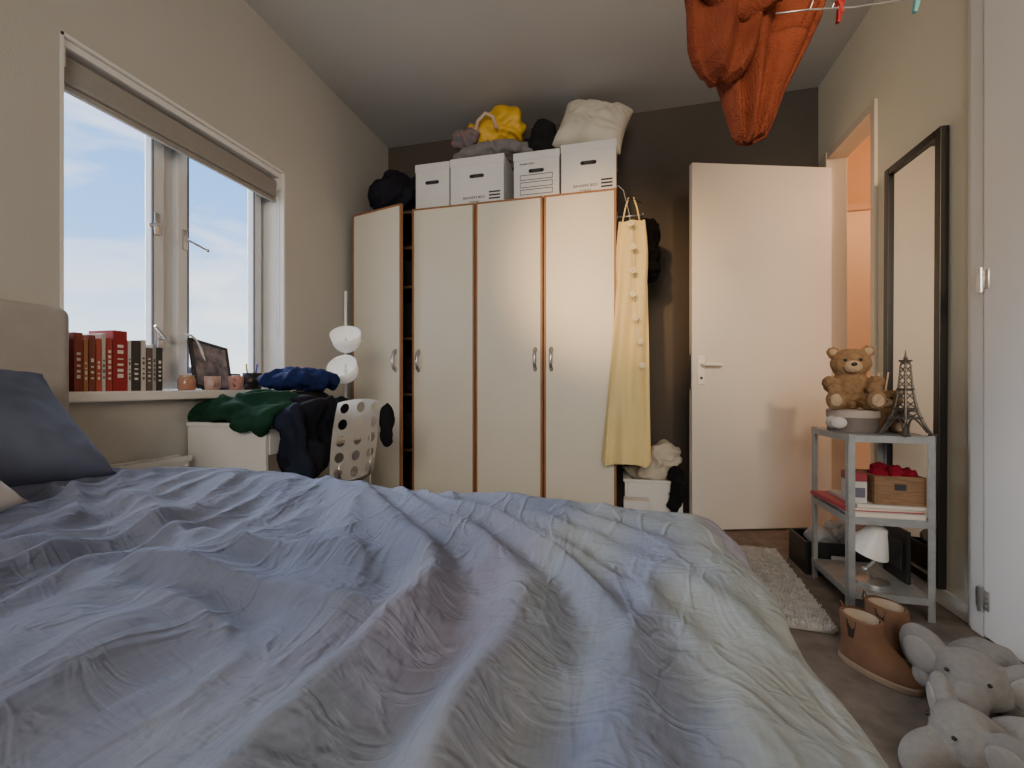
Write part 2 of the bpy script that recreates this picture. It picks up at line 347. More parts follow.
box(b,-.18,.18,-.13,.13,0,.01,.003); box(b,-.18,-.165,-.13,.13,.01,.30,.003); box(b,.165,.18,-.13,.13,.01,.30,.003); box(b,-.165,.165,-.13,-.115,.01,.30,.003); box(b,-.165,.165,.115,.13,.01,.30,.003)
mk('basket_body',b,m_white,parent=lb)
b=NB(); box(b,-.19,.19,-.14,-.115,.29,.31,.005); box(b,-.19,.19,.115,.14,.29,.31,.005); box(b,-.19,-.165,-.115,.115,.29,.31,.005); box(b,.165,.19,-.115,.115,.29,.31,.005)
mk('basket_rim',b,m_white,parent=lb)
wb=top('shoe_box','small white box with black print near the wardrobe','box',(.10,2.90,0))
b=NB(); box(b,-.075,.075,-.05,.05,0,.2,.002); mk('box_body',b,m_card,parent=wb)
b=NB(); box(b,-.078,.078,-.053,.053,.155,.203,.002); mk('lid',b,m_card,parent=wb)
b=NB()
for k in range(3): box(b,-.05,.03,-.0515,-.049,.09+k*.02,.097+k*.02)
mk('printed_marking',b,m_ink,parent=wb)
# ---------------------------------------------------------------- desk
dk=top('desk','white desk with drawers beneath the window','desk',(-1.93,1.60,0))
b=NB(); box(b,0,.435,0,.85,.735,.755,.003); mk('desk_top',b,m_white,parent=dk)
b=NB(); box(b,0.005,.43,.004,.022,.0,.735,.002); box(b,.005,.43,.826,.844,0,.735,.002); box(b,.005,.02,.022,.826,.35,.735); box(b,.02,.43,.34,.355,.60,.735); box(b,.02,.415,.022,.826,.60,.61)
mk('desk_body',b,m_white,parent=dk)
for (a,c) in ((.026,.336),(.36,.822)):
    b=NB(); box(b,.415,.432,a,c,.615,.73,.002); d_=mk('drawer',b,m_white,parent=dk)
    b=NB(); cyl(b,(.432,(a+c)/2,.67),(.45,(a+c)/2,.67),.006,.011,16); mk('knob',b,m_white,parent=d_,smooth=True)
lp=top('desk_lamp','white lamp with two bowl shades on a pole','lamp',(-1.56,2.27,.755))
b=NB(); lathe(b,[(0,0),(.075,0),(.075,.012),(.06,.02),(0,.022)]); mk('base',b,m_white,parent=lp,angle=40)
b=NB(); cyl(b,(0,0,.02),(0,0,.72),.007); mk('pole',b,m_white,parent=lp,smooth=True)
m_sh=M('shade_white_glass',(.9,.9,.88),.3); m_sh.node_tree.nodes['Principled BSDF'].inputs['Emission Color'].default_value=(1,1,1,1); m_sh.node_tree.nodes['Principled BSDF'].inputs['Emission Strength'].default_value=.12
for (c,tl,sx) in (((.045,-.06,.43),.62,.30),((.03,-.06,.255),.85,.2)):
    mt=Matrix.Translation(c)@Euler((tl,sx,0)).to_matrix().to_4x4()
    b=NB(); pr=[(0,-.075)]+[(.078*math.sin(a),-.075*math.cos(a)) for a in [i*math.pi/2/8 for i in range(1,9)]]+[(.084,.04),(.080,.04),(.074,0)]+[(.074*math.sin(a),-.071*math.cos(a)) for a in [i*math.pi/2/8 for i in range(7,0,-1)]]+[(0,-.071)]
    lathe(b,pr,32,mt); mk('lamp_shade',b,m_sh,parent=lp,smooth=True)
    b=NB(); cyl(b,(0,0,c[2]),(c[0]*.4,c[1]*.4,c[2]-.01),.006); ell(b,(0,0,c[2]),.013,sub=2); mk('joint',b,m_white,parent=lp,smooth=True)
# desk chair with perforated back
ch=top('desk_chair','white swivel chair with round holes in its backrest','chair',(-1.41,1.94,0),(0,0,math.radians(-12)))
def holed(W,H,nc,nr,rad,thick,curve):
    bm=NB(); cw=W/nc; chh=H/nr; seg=16
    def warp(x,y):
        u=x/(W/2); v=y/(H/2)
        k=.085*(u*u*v*v)
        return x*(1-k),y*(1-k)
    vs={}
    def V(x,y):
        x2,y2=warp(x,y); key=(round(x2,5),round(y2,5))
        if key not in vs: vs[key]=bm.verts.new((x2,y2,curve*(x2/(W/2))**2))
        return vs[key]
    for i in range(nc):
        for j in range(nr):
            cx=-W/2+cw*(i+.5); cy=-H/2+chh*(j+.5); o=[];n_=[]
            for k in range(seg):
                a=2*math.pi*k/seg+math.pi/4; c_,s_=math.cos(a),math.sin(a); m_=max(abs(c_),abs(s_))
                o.append(V(cx+cw/2*c_/m_,cy+chh/2*s_/m_)); n_.append(V(cx+rad*c_,cy+rad*s_))
            for k in range(seg):
                bm.faces.new((o[k],o[(k+1)%seg],n_[(k+1)%seg],n_[k]))
    r=bmesh.ops.solidify(bm,geom=bm.faces[:],thickness=thick)
    return bm
b=holed(.30,.40,3,5,.026,.008,-.010)
bmesh.ops.transform(b,verts=b.verts,matrix=Matrix.Translation((.17,0,.66))@Matrix.Rotation(math.radians(8),4,'Y')@Matrix(((0,0,1,0),(1,0,0,0),(0,1,0,0),(0,0,0,1))))
mk('backrest',b,m_white,parent=ch,angle=40)
b=holed(.34,.36,4,4,.02,.01,.02); bmesh.ops.transform(b,verts=b.verts,matrix=Matrix.Translation((-.02,0,.46))); mk('seat',b,m_white,parent=ch,angle=40)
b=NB(); cyl(b,(-.02,0,.12),(-.02,0,.46),.025); mk('column',b,m_metal,parent=ch,smooth=True)
for k in range(5):
    a=k*2*math.pi/5; b=NB(); cyl(b,(-.02,0,.11),(-.02+.24*math.cos(a),.24*math.sin(a),.07),.02,.014,12); ell(b,(-.02+.24*math.cos(a),.24*math.sin(a),.03),(.028,.028,.03),sub=2)
    mk('leg',b,m_white,parent=ch,smooth=True)
for yy in (-.10,.10):
    b=NB(); tube(b,[(-.1,yy,.45),(.10,yy,.44),(.155,yy,.48),(.16,yy,.56)],.009,8); mk('back_support',b,m_metal,parent=ch,smooth=True)
heap('black_jacket',[((-1.44,1.80,.68),(.08,.12,.16)),((-1.42,1.84,.80),(.09,.13,.07)),((-1.42,1.94,.76),(.07,.12,.09)),((-1.42,1.74,.60),(.08,.09,.09)),((-1.47,1.80,.84),(.08,.1,.045)),((-1.41,2.0,.83),(.06,.09,.045)),((-1.43,1.77,.56),(.08,.08,.05))],cloth('black_nylon',(.014,.015,.022)),'black jackets thrown over a white desk chair','jacket',amp=.045,sc=5.5,seed=11,st_=(1,1,.6))
heap('navy_jacket',[((-1.35,1.68,.54),(.035,.05,.12)),((-1.39,1.65,.66),(.05,.035,.14)),((-1.42,1.66,.77),(.07,.045,.06))],cloth('navy_trousers',(.022,.028,.055),(.012,.014,.025)),'navy jacket draped down from the desk chair','jacket',amp=.03,sc=7,seed=12,voxel=.009,st_=(1,1,.5))
heap('sleeve',[((-1.205,2.12,.74),(.03,.04,.10)),((-1.20,2.11,.66),(.028,.035,.06))],cloth('black_sleeve',(.014,.014,.018)),'black scarf hanging off the chair back','sleeve',amp=.012,sc=10,seed=15,voxel=.008)  # loose jacket sleeve hanging to the right of the chair back
heap('green_sweater',[((-1.72,1.70,.81),(.20,.11,.05)),((-1.60,1.72,.83),(.15,.11,.055)),((-1.87,1.68,.79),(.09,.08,.03)),((-1.54,1.66,.79),(.08,.08,.06)),((-1.66,1.62,.80),(.13,.05,.055)),((-1.60,1.57,.76),(.06,.022,.05)),((-1.52,1.60,.77),(.05,.04,.05))],cloth('dark_green',(.016,.055,.034)),'dark green sweater crumpled on the white desk','sweater',amp=.034,sc=6.0,seed=13)
heap('blue_jacket',[((-1.66,1.98,.95),(.15,.12,.055)),((-1.58,2.02,.945),(.13,.1,.05)),((-1.74,1.95,.94),(.10,.1,.04))],cloth('royal_blue',(.013,.023,.09)),'rolled blue jacket on a pile on the desk','jacket',amp=.024,sc=8,seed=14,voxel=.01)
heap('clothes_pile',[((-1.64,2.0,.83),(.14,.16,.06)),((-1.60,1.96,.82),(.08,.1,.05))],cloth('charcoal',(.02,.02,.022)),'dark clothes piled on the desk under a jacket','clothes pile',amp=.022,sc=8,seed=15)
rd=top('radiator','white panel radiator under the window','radiator',(-1.93,0,0))
b=NB(); box(b,.01,.07,1.17,1.56,.14,.60,.006)
for k in range(12): box(b,.07,.078,1.185+k*.031,1.20+k*.031,.17,.57,.003)
mk('radiator_panel',b,m_white,parent=rd)
b=NB(); 
for k in range(12): box(b,.005,.08,1.17+k*.0325,1.187+k*.0325,.60,.61)
box(b,.0,.012,1.17,1.56,.59,.613); box(b,.07,.082,1.17,1.56,.59,.613)
mk('radiator_grille',b,m_trim,parent=rd)
for yy in (1.22,1.51):
    b=NB(); box(b,.03,.05,yy-.01,yy+.01,0,.145); mk('leg',b,m_white,parent=rd)
# ---------------------------------------------------------------- sill objects
ZS=WZ0
bk=[(.028,.215,(.33,.05,.03)),(.016,.195,(.55,.22,.10)),(.022,.21,(.28,.07,.04)),(.018,.20,(.60,.10,.06)),(.014,.22,(.72,.68,.62)),(.022,.205,(.45,.05,.04)),(.052,.238,(.36,.012,.02)),(.014,.20,(.75,.72,.68)),(.034,.205,(.04,.04,.045)),(.020,.21,(.70,.67,.62)),(.024,.18,(.14,.10,.09)),(.016,.195,(.45,.44,.42)),(.026,.185,(.03,.03,.03))]
y=1.165; m_page=M('paper_pages',(.75,.70,.6),.9)
names=['red','orange brown','brick red','bright red','white','red','thick dark red','white','black','cream','brown','grey','black']
for i,(t,h,c) in enumerate(bk):
    o=top('book',f'{names[i]} book standing upright on the window sill','book',(-2.045,y,ZS),group='books on the window sill')
    b=NB(); box(b,0,.13,0.001,.004,0,h,.001); box(b,0,.13,t-.004,t-.001,0,h,.001); box(b,.127,.131,.001,t-.001,0,h,.001); mk('cover',b,M('book_cover',tuple(q*.8 for q in c),.5),parent=o)
    b=NB(); box(b,.004,.127,.004,t-.004,.003,h-.004); mk('pages',b,m_page,parent=o)
    b=NB(); cc=(.75,.7,.6) if sum(c)<1 else (.1,.08,.08)
    random.seed(i)
    for k in range(random.choice((4,5,6))):
        zz=h*(.22+.10*k); box(b,.1305,.1318,t*.3,t*.7,zz,zz+h*.05*random.uniform(.4,1.5))
    mk('spine_print',b,M('spine_ink',cc,.6),parent=o)
    y+=t+.001
cj=top('candle_jar','small orange candle in a glass jar on the sill','candle',(-1.95,1.62,ZS))
b=NB(); lathe(b,[(0,0),(.032,0),(.035,.01),(.035,.05),(.03,.06),(.027,.06),(.027,.012),(0,.012)]); mk('jar',b,M('amber_glass',(.40,.20,.12),.15),parent=cj,smooth=True)
b=NB(); lathe(b,[(0,.06),(.03,.06),(.03,.07),(0,.072)]); mk('lid',b,M('candle_lid',(.45,.30,.18),.4,metal=.4),parent=cj,angle=40)
pf=top('picture_frame','dark framed photograph leaning on the sill','picture frame',(-2.0,1.81,ZS),(math.radians(-8),math.radians(-14),math.radians(10)))
b=NB(); fr(b,-.125,.125,0,.25,.014,-.008,.008,.002); mk('frame',b,m_black,parent=pf)
b=NB(); box(b,-.004,.003,-.112,.112,.012,.238); mk('photo',b,M('photo_print',(.30,.24,.24),.3,0,18,col2=(.06,.05,.07)),parent=pf)
b=NB(); box(b,-.06,-.008,-.01,.01,.0,.12); mk('easel_back',b,m_black,parent=pf)
def mug(loc,col,label,s=1,rz=0):
    o=top('mug',label,'mug',loc,(0,0,rz),group='mugs on the window sill')
    b=NB(); lathe(b,[(0,0),(.03*s,0),(.036*s,.01),(.038*s,.075*s),(.035*s,.075*s),(.033*s,.012),(0,.01)]); mm=M('mug_glaze',col,.3); mk('cup',b,mm,parent=o,smooth=True)
    b=NB(); tube(b,[(.036*s,0,.06*s),(.058*s,0,.055*s),(.062*s,0,.035*s),(.035*s,0,.018*s)],.005,8); mk('mug_handle',b,mm,parent=o,smooth=True)
mug((-1.93,1.735,ZS),(.50,.33,.28),'dusty pink mug beside the picture frame',.9,-.5)
mug((-1.93,1.87,ZS),(.55,.28,.24),'pink glazed mug on the window sill',.95,-1)
pc=top('pen_cup','black pen cup with pens on the sill','pen holder',(-1.94,1.98,ZS))
b=NB(); lathe(b,[(0,0),(.045,0),(.05,.09),(.046,.09),(.042,.01),(0,.01)]); mk('cup',b,m_black,parent=pc,smooth=True)
for k in range(4):
    b=NB(); a=k*1.6; cyl(b,(.015*math.cos(a),.015*math.sin(a),.012),(.035*math.cos(a),.04*math.sin(a),.14),.004); mk('pen',b,M('pen_col',[(.1,.1,.5),(.6,.1,.1),(.05,.05,.05),(.6,.5,.1)][k],.4),parent=pc)
b=NB(); tube(b,[(-2.03,1.80,ZS+.005)]+[(-2.035,1.70+.10*math.sin(a),ZS+.0+.27*math.cos(a)) for a in [1.3,1.0,.7,.4,.1,-.2]],.006,8)
mk('curved_stand',b,m_white,smooth=True,label='slim white curved stand behind the picture frame',cat='stand')
# ---------------------------------------------------------------- bed
bd=top('bed','upholstered double bed with beige headboard','bed',(0,0,0))
m_head=M('upholstery_beige',(.44,.41,.38),.95,.06,20,bump=.4,bs=500,bd=.003)
b=NB(); box(b,-1.93,-1.83,-.55,1.115,.1,1.19,.035,5); mk('headboard',b,m_head,parent=bd,smooth=True)
b=NB(); box(b,-1.83,.15,-.45,1.10,.12,.36,.02); mk('bed_frame',b,m_head,parent=bd)
b=NB(); box(b,-1.82,.15,-.43,1.10,.36,.55,.05,4); mk('mattress',b,M('mattress_white',(.6,.6,.62),.9),parent=bd,smooth=True)
for (xx,yy) in ((-1.7,-.35),(-1.7,1.0),(.08,-.35),(.08,1.0)):
    b=NB(); cyl(b,(xx,yy,0),(xx,yy,.125),.02,.028); mk('leg',b,m_black,parent=bd)
def duvet():
    dx=.0156; X0=-1.74; Y0=-.25; ex,ey=.15,1.10; R=.09
    nx=int(((ex-X0)+.45)/dx); ny=int(((ey-Y0)+.40)/dx)
    s=np.arange(nx)*dx+X0; t=np.arange(ny)*dx+Y0
    N=noise.noise
    def sr(a,w):
        v=max(0.,1-abs(a)*w); return v*v*(3-2*v)
    def smooth(A,k=1):
        for _ in range(k):
            B=A.copy(); B[1:-1,1:-1]=(A[1:-1,1:-1]*2+A[2:,1:-1]+A[:-2,1:-1]+A[1:-1,2:]+A[1:-1,:-2])/6; A=B
        return A
    def grids(s,t,ks):
        SX,SY=np.meshgrid(s,t,indexing='ij')
        def edge(u,e):
            a=np.clip(u-e,0,None); th=np.minimum(a/R,math.pi/2); rest=np.maximum(a-R*math.pi/2,0)
            return np.minimum(u,e)+R*np.sin(th)+rest*.10, R*(1-np.cos(th))+rest
        X,zx=edge(SX,ex); Y,zy=edge(SY,ey)
        Z=.612-np.sqrt(zx**2+zy**2)
        U=np.zeros(SX.shape)
        for i in range(len(s)):
            for j in range(len(t)):
                x,y=s[i],t[j]
                th=math.atan2(x+1.05,1.75-y); r=math.hypot(x+1.05,1.75-y)
                wx=N(Vector((x*1.7,y*1.7,3.3))); wy=N(Vector((x*1.7,y*1.7,8.3)))
                k=min(1,max(0,(.10-x)/.55)); k=.32+.68*k
                fe=min(1,max(.25,(ey+.02-y)/.35))
                m=.62+.8*N(Vector((x*2.2,y*2.2,21))); m=min(1,max(.25,m))
                u=.064*sr(N(Vector((th*5.6+wx*1.1,r*.55+wy*.4,1.7))),3.0)*m*k*fe
                u+=.024*sr(N(Vector((th*13+wx*2.0,r*1.0+wy*.8,31.7))),3.0)*k*fe
                u+=.032*sr(N(Vector((x*3.0+y*1.6+wx*1.7,(y*2.6-x*1.6)*.8+wy*1.9,8.1))),3.1)*k*(1.2-m*.8)*fe
                u+=.012*sr(N(Vector((x*7.5+y*4+wx*3,(y*6.0-x*4)*.7+wy*3,18.1))),2.8)*k
                u+=.022*N(Vector((x*1.9,y*1.9,12)))*fe
                u+=.040*math.exp(-((x+1.15)**2/.16+(y-1.0)**2/.03))+.020*math.exp(-((x+.5)**2/.6+(y-1.04)**2/.02))
                U[i,j]=u
        U=smooth(U,ks)
        P=np.stack([X,Y,Z],-1); gx=np.gradient(P,axis=0); gy=np.gradient(P,axis=1); n=np.cross(gx,gy); n/=np.linalg.norm(n,axis=-1,keepdims=True)+1e-9
        Q=P+n*U[...,None]; gx=np.gradient(Q,axis=0); gy=np.gradient(Q,axis=1); n2=np.cross(gx,gy); n2/=np.linalg.norm(n2,axis=-1,keepdims=True)+1e-9
        return SX,SY,Q,n2,(zx+zy)
    def dist(a,b): return np.sqrt(((a-b)**2).sum(-1,keepdims=True)).astype(np.float32)
    def pj(A,B,rest,k):
        d=B-A; L=np.sqrt((d*d).sum(-1,keepdims=True))+1e-9
        q=d*(.5*k*(L-rest)/L); A+=q; B-=q
    def run(P,base,nrm,zz,RX,RY,D1,D2,steps,grav,bend,fr_,hb,hold):
        P=P.astype(np.float32); base=base.astype(np.float32); nrm=nrm.astype(np.float32)
        def pjn(m,axis,rest,k):
            A=P[:-m] if axis==0 else P[:,:-m]; B=P[m:] if axis==0 else P[:,m:]
            d=B-A; L=np.sqrt((d*d).sum(-1,keepdims=True))+1e-9
            q=d*(.25*k*(L-rest)/L)*(L<rest)
            if axis==0: P[:-m]+=q; P[m:]-=q
            else: P[:,:-m]+=q; P[:,m:]-=q
        def sm(B,m,axis,f): return (dist(B[m:],B[:-m]) if axis==0 else dist(B[:,m:],B[:,:-m]))*f
        BR=[(m,a,sm(base,m,a,f),k) for (m,f,k) in bend for a in (0,1)]
        prev=P.copy(); side_w=np.where(zz>.03,.15,0)[...,None].astype(np.float32)
        for step in range(steps):
            vel=(P-prev)*.93; prev=P.copy(); P+=vel; P[...,2]-=grav
            for it in range(4):
                for o in (0,1):
                    A=P[o:-1:2]; B=P[o+1::2]; m=min(len(A),len(B)); pj(A[:m],B[:m],RX[o::2][:m],1)
                    A=P[:,o:-1:2]; B=P[:,o+1::2]; m=min(A.shape[1],B.shape[1]); pj(A[:,:m],B[:,:m],RY[:,o::2][:,:m],1)
                    A=P[o:-1:2,:-1]; B=P[o+1::2,1:]; m=min(len(A),len(B)); pj(A[:m],B[:m],D1[o::2][:m],.3)
                    A=P[o:-1:2,1:]; B=P[o+1::2,:-1]; m=min(len(A),len(B)); pj(A[:m],B[:m],D2[o::2][:m],.3)
                for (m,a,r_,k) in BR: pjn(m,a,r_,k)
                P[0]=base[0]; P[:,0]=base[:,0]
                P+= (base-P)*side_w
                d=((P-base)*nrm).sum(-1); pen=d<0
                P+=nrm*np.where(pen,-d,0)[...,None]
            f=np.where(pen,fr_,1)[...,None]
            P[...,:2]=prev[...,:2]+(P[...,:2]-prev[...,:2])*f
            if hold: P+=(hb-P)*hold
        return P
    SX,SY,B0,n,zz=grids(s,t,1)
    H=np.array([[.008+.012*N(Vector((x*8+y*3,y*8-x*3,2))) for y in t] for x in s])
    P=B0+n*np.maximum(H,0)[...,None]
    w=np.array([[.3+.7*min(1,max(0,(.05-x)/.7)) for y in t] for x in s])
    gx=(1+.050*w)[1:,:,None]; gy=(1+.034*w)[:,1:,None]; gd=(1+.042*w)[1:,1:,None]
    RX=(dist(B0[1:],B0[:-1])*gx).astype(np.float32); RY=(dist(B0[:,1:],B0[:,:-1])*gy).astype(np.float32)
    D1=(dist(B0[1:,1:],B0[:-1,:-1])*gd).astype(np.float32); D2=(dist(B0[1:,:-1],B0[:-1,1:])*gd).astype(np.float32)
    P=run(P,B0,n,zz,RX,RY,D1,D2,80,.0004,[(2,1.0,.45),(4,.97,.35)],.3,None,0)
    def up(A):
        B=np.zeros((A.shape[0]*2-1,)+A.shape[1:]); B[::2]=A; B[1::2]=(A[1:]+A[:-1])/2
        C=np.zeros((B.shape[0],A.shape[1]*2-1)+A.shape[2:]); C[:,::2]=B; C[:,1::2]=(B[:,1:]+B[:,:-1])/2
        return C
    P=smooth(up(P),2); s=X0+np.arange(P.shape[0])*dx/2; t=Y0+np.arange(P.shape[1])*dx/2
    SX,SY,B0,n,zz=grids(s,t,4); w=up(w); B0=B0-n*.004
    nz=np.array([[N(Vector((x*20,y*20,4))) for y in t] for x in s])
    g=1+.016*w
    RX=(dist(P[1:],P[:-1])*g[1:,:,None]).astype(np.float32); RY=(dist(P[:,1:],P[:,:-1])*g[:,1:,None]).astype(np.float32)
    D1=(dist(P[1:,1:],P[:-1,:-1])*g[1:,1:,None]).astype(np.float32); D2=(dist(P[1:,:-1],P[:-1,1:])*g[1:,1:,None]).astype(np.float32)
    hb=P.astype(np.float32).copy()
    P=P+n*(nz*.002)[...,None]
    P=run(P,B0,n,zz,RX,RY,D1,D2,30,.0002,[(2,1.0,.5),(4,.97,.3)],.3,hb,.02)
    nx,ny=P.shape[:2]
    me=bpy.data.meshes.new('duvet')
    idx=np.arange(nx*ny).reshape(nx,ny)
    F=np.stack([idx[:-1,:-1],idx[1:,:-1],idx[1:,1:],idx[:-1,1:]],-1).reshape(-1,4)
    me.from_pydata(P.reshape(-1,3).tolist(),[],F.tolist())
    uv=me.uv_layers.new(name='UVMap'); li=np.zeros(len(me.loops),np.int32); me.loops.foreach_get('vertex_index',li)
    uu=np.stack([SX.reshape(-1),SY.reshape(-1)],-1)[li].astype(np.float32); uv.data.foreach_set('uv',uu.reshape(-1))
    return me
def duvet_mat():
    m=bpy.data.materials.new('duvet_linen'); m.use_nodes=True; n=m.node_tree.nodes; l=m.node_tree.links; b=n['Principled BSDF']
    b.inputs['Roughness'].default_value=1; b.inputs['Specular IOR Level'].default_value=.1
    uv=n.new('ShaderNodeUVMap'); uv.uv_map='UVMap'
    sx=n.new('ShaderNodeSeparateXYZ'); l.new(uv.outputs[0],sx.inputs[0])
    def nz(sc,det=3,scale=(1,1,1),typ=None,rot=0,dist=0):
        mp=n.new('ShaderNodeMapping'); mp.inputs['Scale'].default_value=scale; mp.inputs['Rotation'].default_value=(0,0,rot); l.new(uv.outputs[0],mp.inputs[0])
        t=n.new('ShaderNodeTexNoise'); t.inputs['Scale'].default_value=sc; t.inputs['Detail'].default_value=det; t.inputs['Distortion'].default_value=dist
        if typ: t.noise_type=typ
        l.new(mp.outputs[0],t.inputs['Vector']); return t
    t1=nz(1.9,2,(1.6,.7,1),rot=.35)
    r1=n.new('ShaderNodeValToRGB'); cr=r1.color_ramp
    cr.elements[0].position=.34; cr.elements[0].color=(.19,.225,.34,1); cr.elements[1].position=.66; cr.elements[1].color=(.33,.285,.35,1)
    for pp,cc in ((.43,(.225,.26,.36)),(.50,(.285,.32,.345)),(.56,(.325,.34,.335)),(.61,(.31,.30,.365))):
        e=cr.elements.new(pp); e.color=(*cc,1)
    l.new(t1.outputs['Fac'],r1.inputs[0])
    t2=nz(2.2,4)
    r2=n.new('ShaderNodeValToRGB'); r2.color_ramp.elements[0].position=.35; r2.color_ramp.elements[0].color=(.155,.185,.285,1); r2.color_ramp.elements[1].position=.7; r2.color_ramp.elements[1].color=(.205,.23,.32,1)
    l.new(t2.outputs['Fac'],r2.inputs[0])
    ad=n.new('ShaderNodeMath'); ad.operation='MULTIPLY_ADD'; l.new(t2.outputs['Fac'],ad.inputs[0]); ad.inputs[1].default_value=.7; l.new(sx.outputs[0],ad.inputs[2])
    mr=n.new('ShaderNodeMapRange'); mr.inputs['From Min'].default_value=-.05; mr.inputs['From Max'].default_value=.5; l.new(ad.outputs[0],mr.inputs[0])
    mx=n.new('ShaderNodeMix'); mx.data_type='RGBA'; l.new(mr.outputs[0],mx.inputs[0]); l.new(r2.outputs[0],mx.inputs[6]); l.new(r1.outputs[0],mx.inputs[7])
    t3=nz(220,3,(1,.15,1)); mx2=n.new('ShaderNodeMix'); mx2.data_type='RGBA'; mx2.blend_type='MULTIPLY'; mx2.inputs[0].default_value=.25
    l.new(mx.outputs[2],mx2.inputs[6]); l.new(t3.outputs['Fac'],mx2.inputs[7]); l.new(mx2.outputs[2],b.inputs['Base Color'])
    c_=nz(20,5,(.8,1.3,1),None,-.4,1.2)
    def crease(src,w):
        s1=n.new('ShaderNodeMath'); s1.operation='SUBTRACT'; l.new(src.outputs['Fac'],s1.inputs[0]); s1.inputs[1].default_value=.5
        s2=n.new('ShaderNodeMath'); s2.operation='ABSOLUTE'; l.new(s1.outputs[0],s2.inputs[0])
        s3=n.new('ShaderNodeMapRange'); s3.interpolation_type='SMOOTHSTEP'; s3.inputs['From Max'].default_value=w; s3.inputs['To Min'].default_value=1; s3.inputs['To Max'].default_value=0; l.new(s2.outputs[0],s3.inputs[0]); return s3
    k1=crease(nz(7,3,(1.5,.6,1),None,.5,.8),.07); k2=crease(nz(17,3,(.7,1.3,1),None,-.3,1.0),.12)
    b1=n.new('ShaderNodeBump'); b1.inputs['Strength'].default_value=.42; b1.inputs['Distance'].default_value=.006; l.new(k1.outputs[0],b1.inputs['Height'])
    b0=n.new('ShaderNodeBump'); b0.inputs['Strength'].default_value=.34; b0.inputs['Distance'].default_value=.003; l.new(k2.outputs[0],b0.inputs['Height']); l.new(b1.outputs[0],b0.inputs['Normal'])
    b2=n.new('ShaderNodeBump'); b2.inputs['Strength'].default_value=.45; b2.inputs['Distance'].default_value=.005; l.new(c_.outputs['Fac'],b2.inputs['Height']); l.new(b0.outputs[0],b2.inputs['Normal'])
    b3=n.new('ShaderNodeBump'); b3.inputs['Strength'].default_value=.3; b3.inputs['Distance'].default_value=.0006; l.new(t3.outputs['Fac'],b3.inputs['Height']); l.new(b2.outputs[0],b3.inputs['Normal'])
    l.new(b3.outputs[0],b.inputs['Normal'])
    return m
dm=duvet()
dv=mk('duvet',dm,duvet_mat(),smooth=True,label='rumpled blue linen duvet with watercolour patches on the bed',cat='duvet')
ss=dv.modifiers.new('s','SUBSURF'); ss.levels=1; ss.render_levels=1
mk('pillow',cushion(.60,.44,.15,1,amp=.012),cloth('pillow_slate',(.115,.135,.20)),smooth=True,label='slate blue pillow leaning against the headboard',cat='pillow',loc=(-1.60,.68,.81),rot=(math.radians(42),0,math.radians(88)))
mk('pillow',cushion(.50,.40,.14,2,amp=.012),cloth('pillow_white',(.46,.435,.42)),smooth=True,label='off-white pillow lying in front of a blue pillow',cat='pillow',loc=(-1.38,.40,.755),rot=(math.radians(22),0,math.radians(90)))
# ---------------------------------------------------------------- mirror
mr_=top('mirror','tall black framed mirror standing against the wall','mirror',(XR-.036,2.385,.08),(0,math.radians(.3),0))
b=NB()
box(b,-.01,.022,-.20,-.165,0,1.915,.003); box(b,-.01,.022,.165,.20,0,1.915,.003); box(b,-.01,.022,-.165,.165,0,.035,.003); box(b,-.01,.022,-.165,.165,1.88,1.915,.003); box(b,.012,.02,-.165,.165,.035,1.88)
mk('frame',b,m_black,parent=mr_)
b=NB(); box(b,.004,.010,-.165,.165,.035,1.88); mk('mirror_glass',b,m_mirror,parent=mr_)
# ---------------------------------------------------------------- metal shelf
sx0,sx1,sy0,sy1=.895,1.19,2.05,2.40
sh=top('metal_shelf','grey galvanised metal shelf unit beside the mirror','shelf',(0,0,0))
for xx,dxs in ((sx0,1),(sx1,-1)):
    for yy,dys in ((sy0,1),(sy1,-1)):
        b=NB(); a,c_=sorted((xx,xx+dxs*.025)); e,f=sorted((yy,yy+dys*.003)); box(b,a,c_,e,f,0,.725)
        a,c_=sorted((xx,xx+dxs*.003)); e,f=sorted((yy,yy+dys*.025)); box(b,a,c_,e,f,0,.725)
        mk('leg',b,m_galv,parent=sh)
for z in (.07,.37,.70):
    b=NB(); box(b,sx0+.003,sx1-.003,sy0+.003,sy1-.003,z+.018,z+.021)
    box(b,sx0+.003,sx1-.003,sy0-.001,sy0+.002,z-.006,z+.022); box(b,sx0+.003,sx1-.003,sy1-.002,sy1+.001,z-.006,z+.022); box(b,sx0-.001,sx0+.002,sy0,sy1,z-.006,z+.022); box(b,sx1-.002,sx1+.001,sy0,sy1,z-.006,z+.022)
    mk('shelf_board',b,m_galv,parent=sh)
ZT=.722
hb_=top('gift_box','round grey and white gift box on the metal shelf','box',(.998,2.25,ZT))
b=NB(); lathe(b,[(0,0),(.092,0),(.092,.075),(0,.075)],40); mk('box_body',b,M('box_taupe',(.16,.13,.12),.6),parent=hb_,angle=40)
b=NB(); lathe(b,[(0,.062),(.096,.062),(.096,.092),(.09,.096),(0,.096)],40); mk('lid',b,M('box_white',(.42,.36,.32),.6),parent=hb_,angle=40)
b=NB(); ell(b,(-.092,-.035,.04),(.02,.03,.028),(0,0,.3)); ell(b,(-.082,-.07,.04),(.03,.015,.026),(0,0,-.4)); ell(b,(-.089,-.055,.04),.012)
mk('ribbon_bow',b,M('ribbon_grey',(.62,.58,.56),.5),parent=hb_,smooth=True)
def fur(name,c,c2,bs=260,bd=.008,bump=.9): return M(name,c,1,0,60,bump=bump,bs=bs,sheen=.4,col2=c2,bd=bd)
m_bear=fur('teddy_fur',(.36,.23,.13),(.25,.15,.08)); m_muz=fur('teddy_muzzle',(.60,.46,.32),(.5,.36,.23))
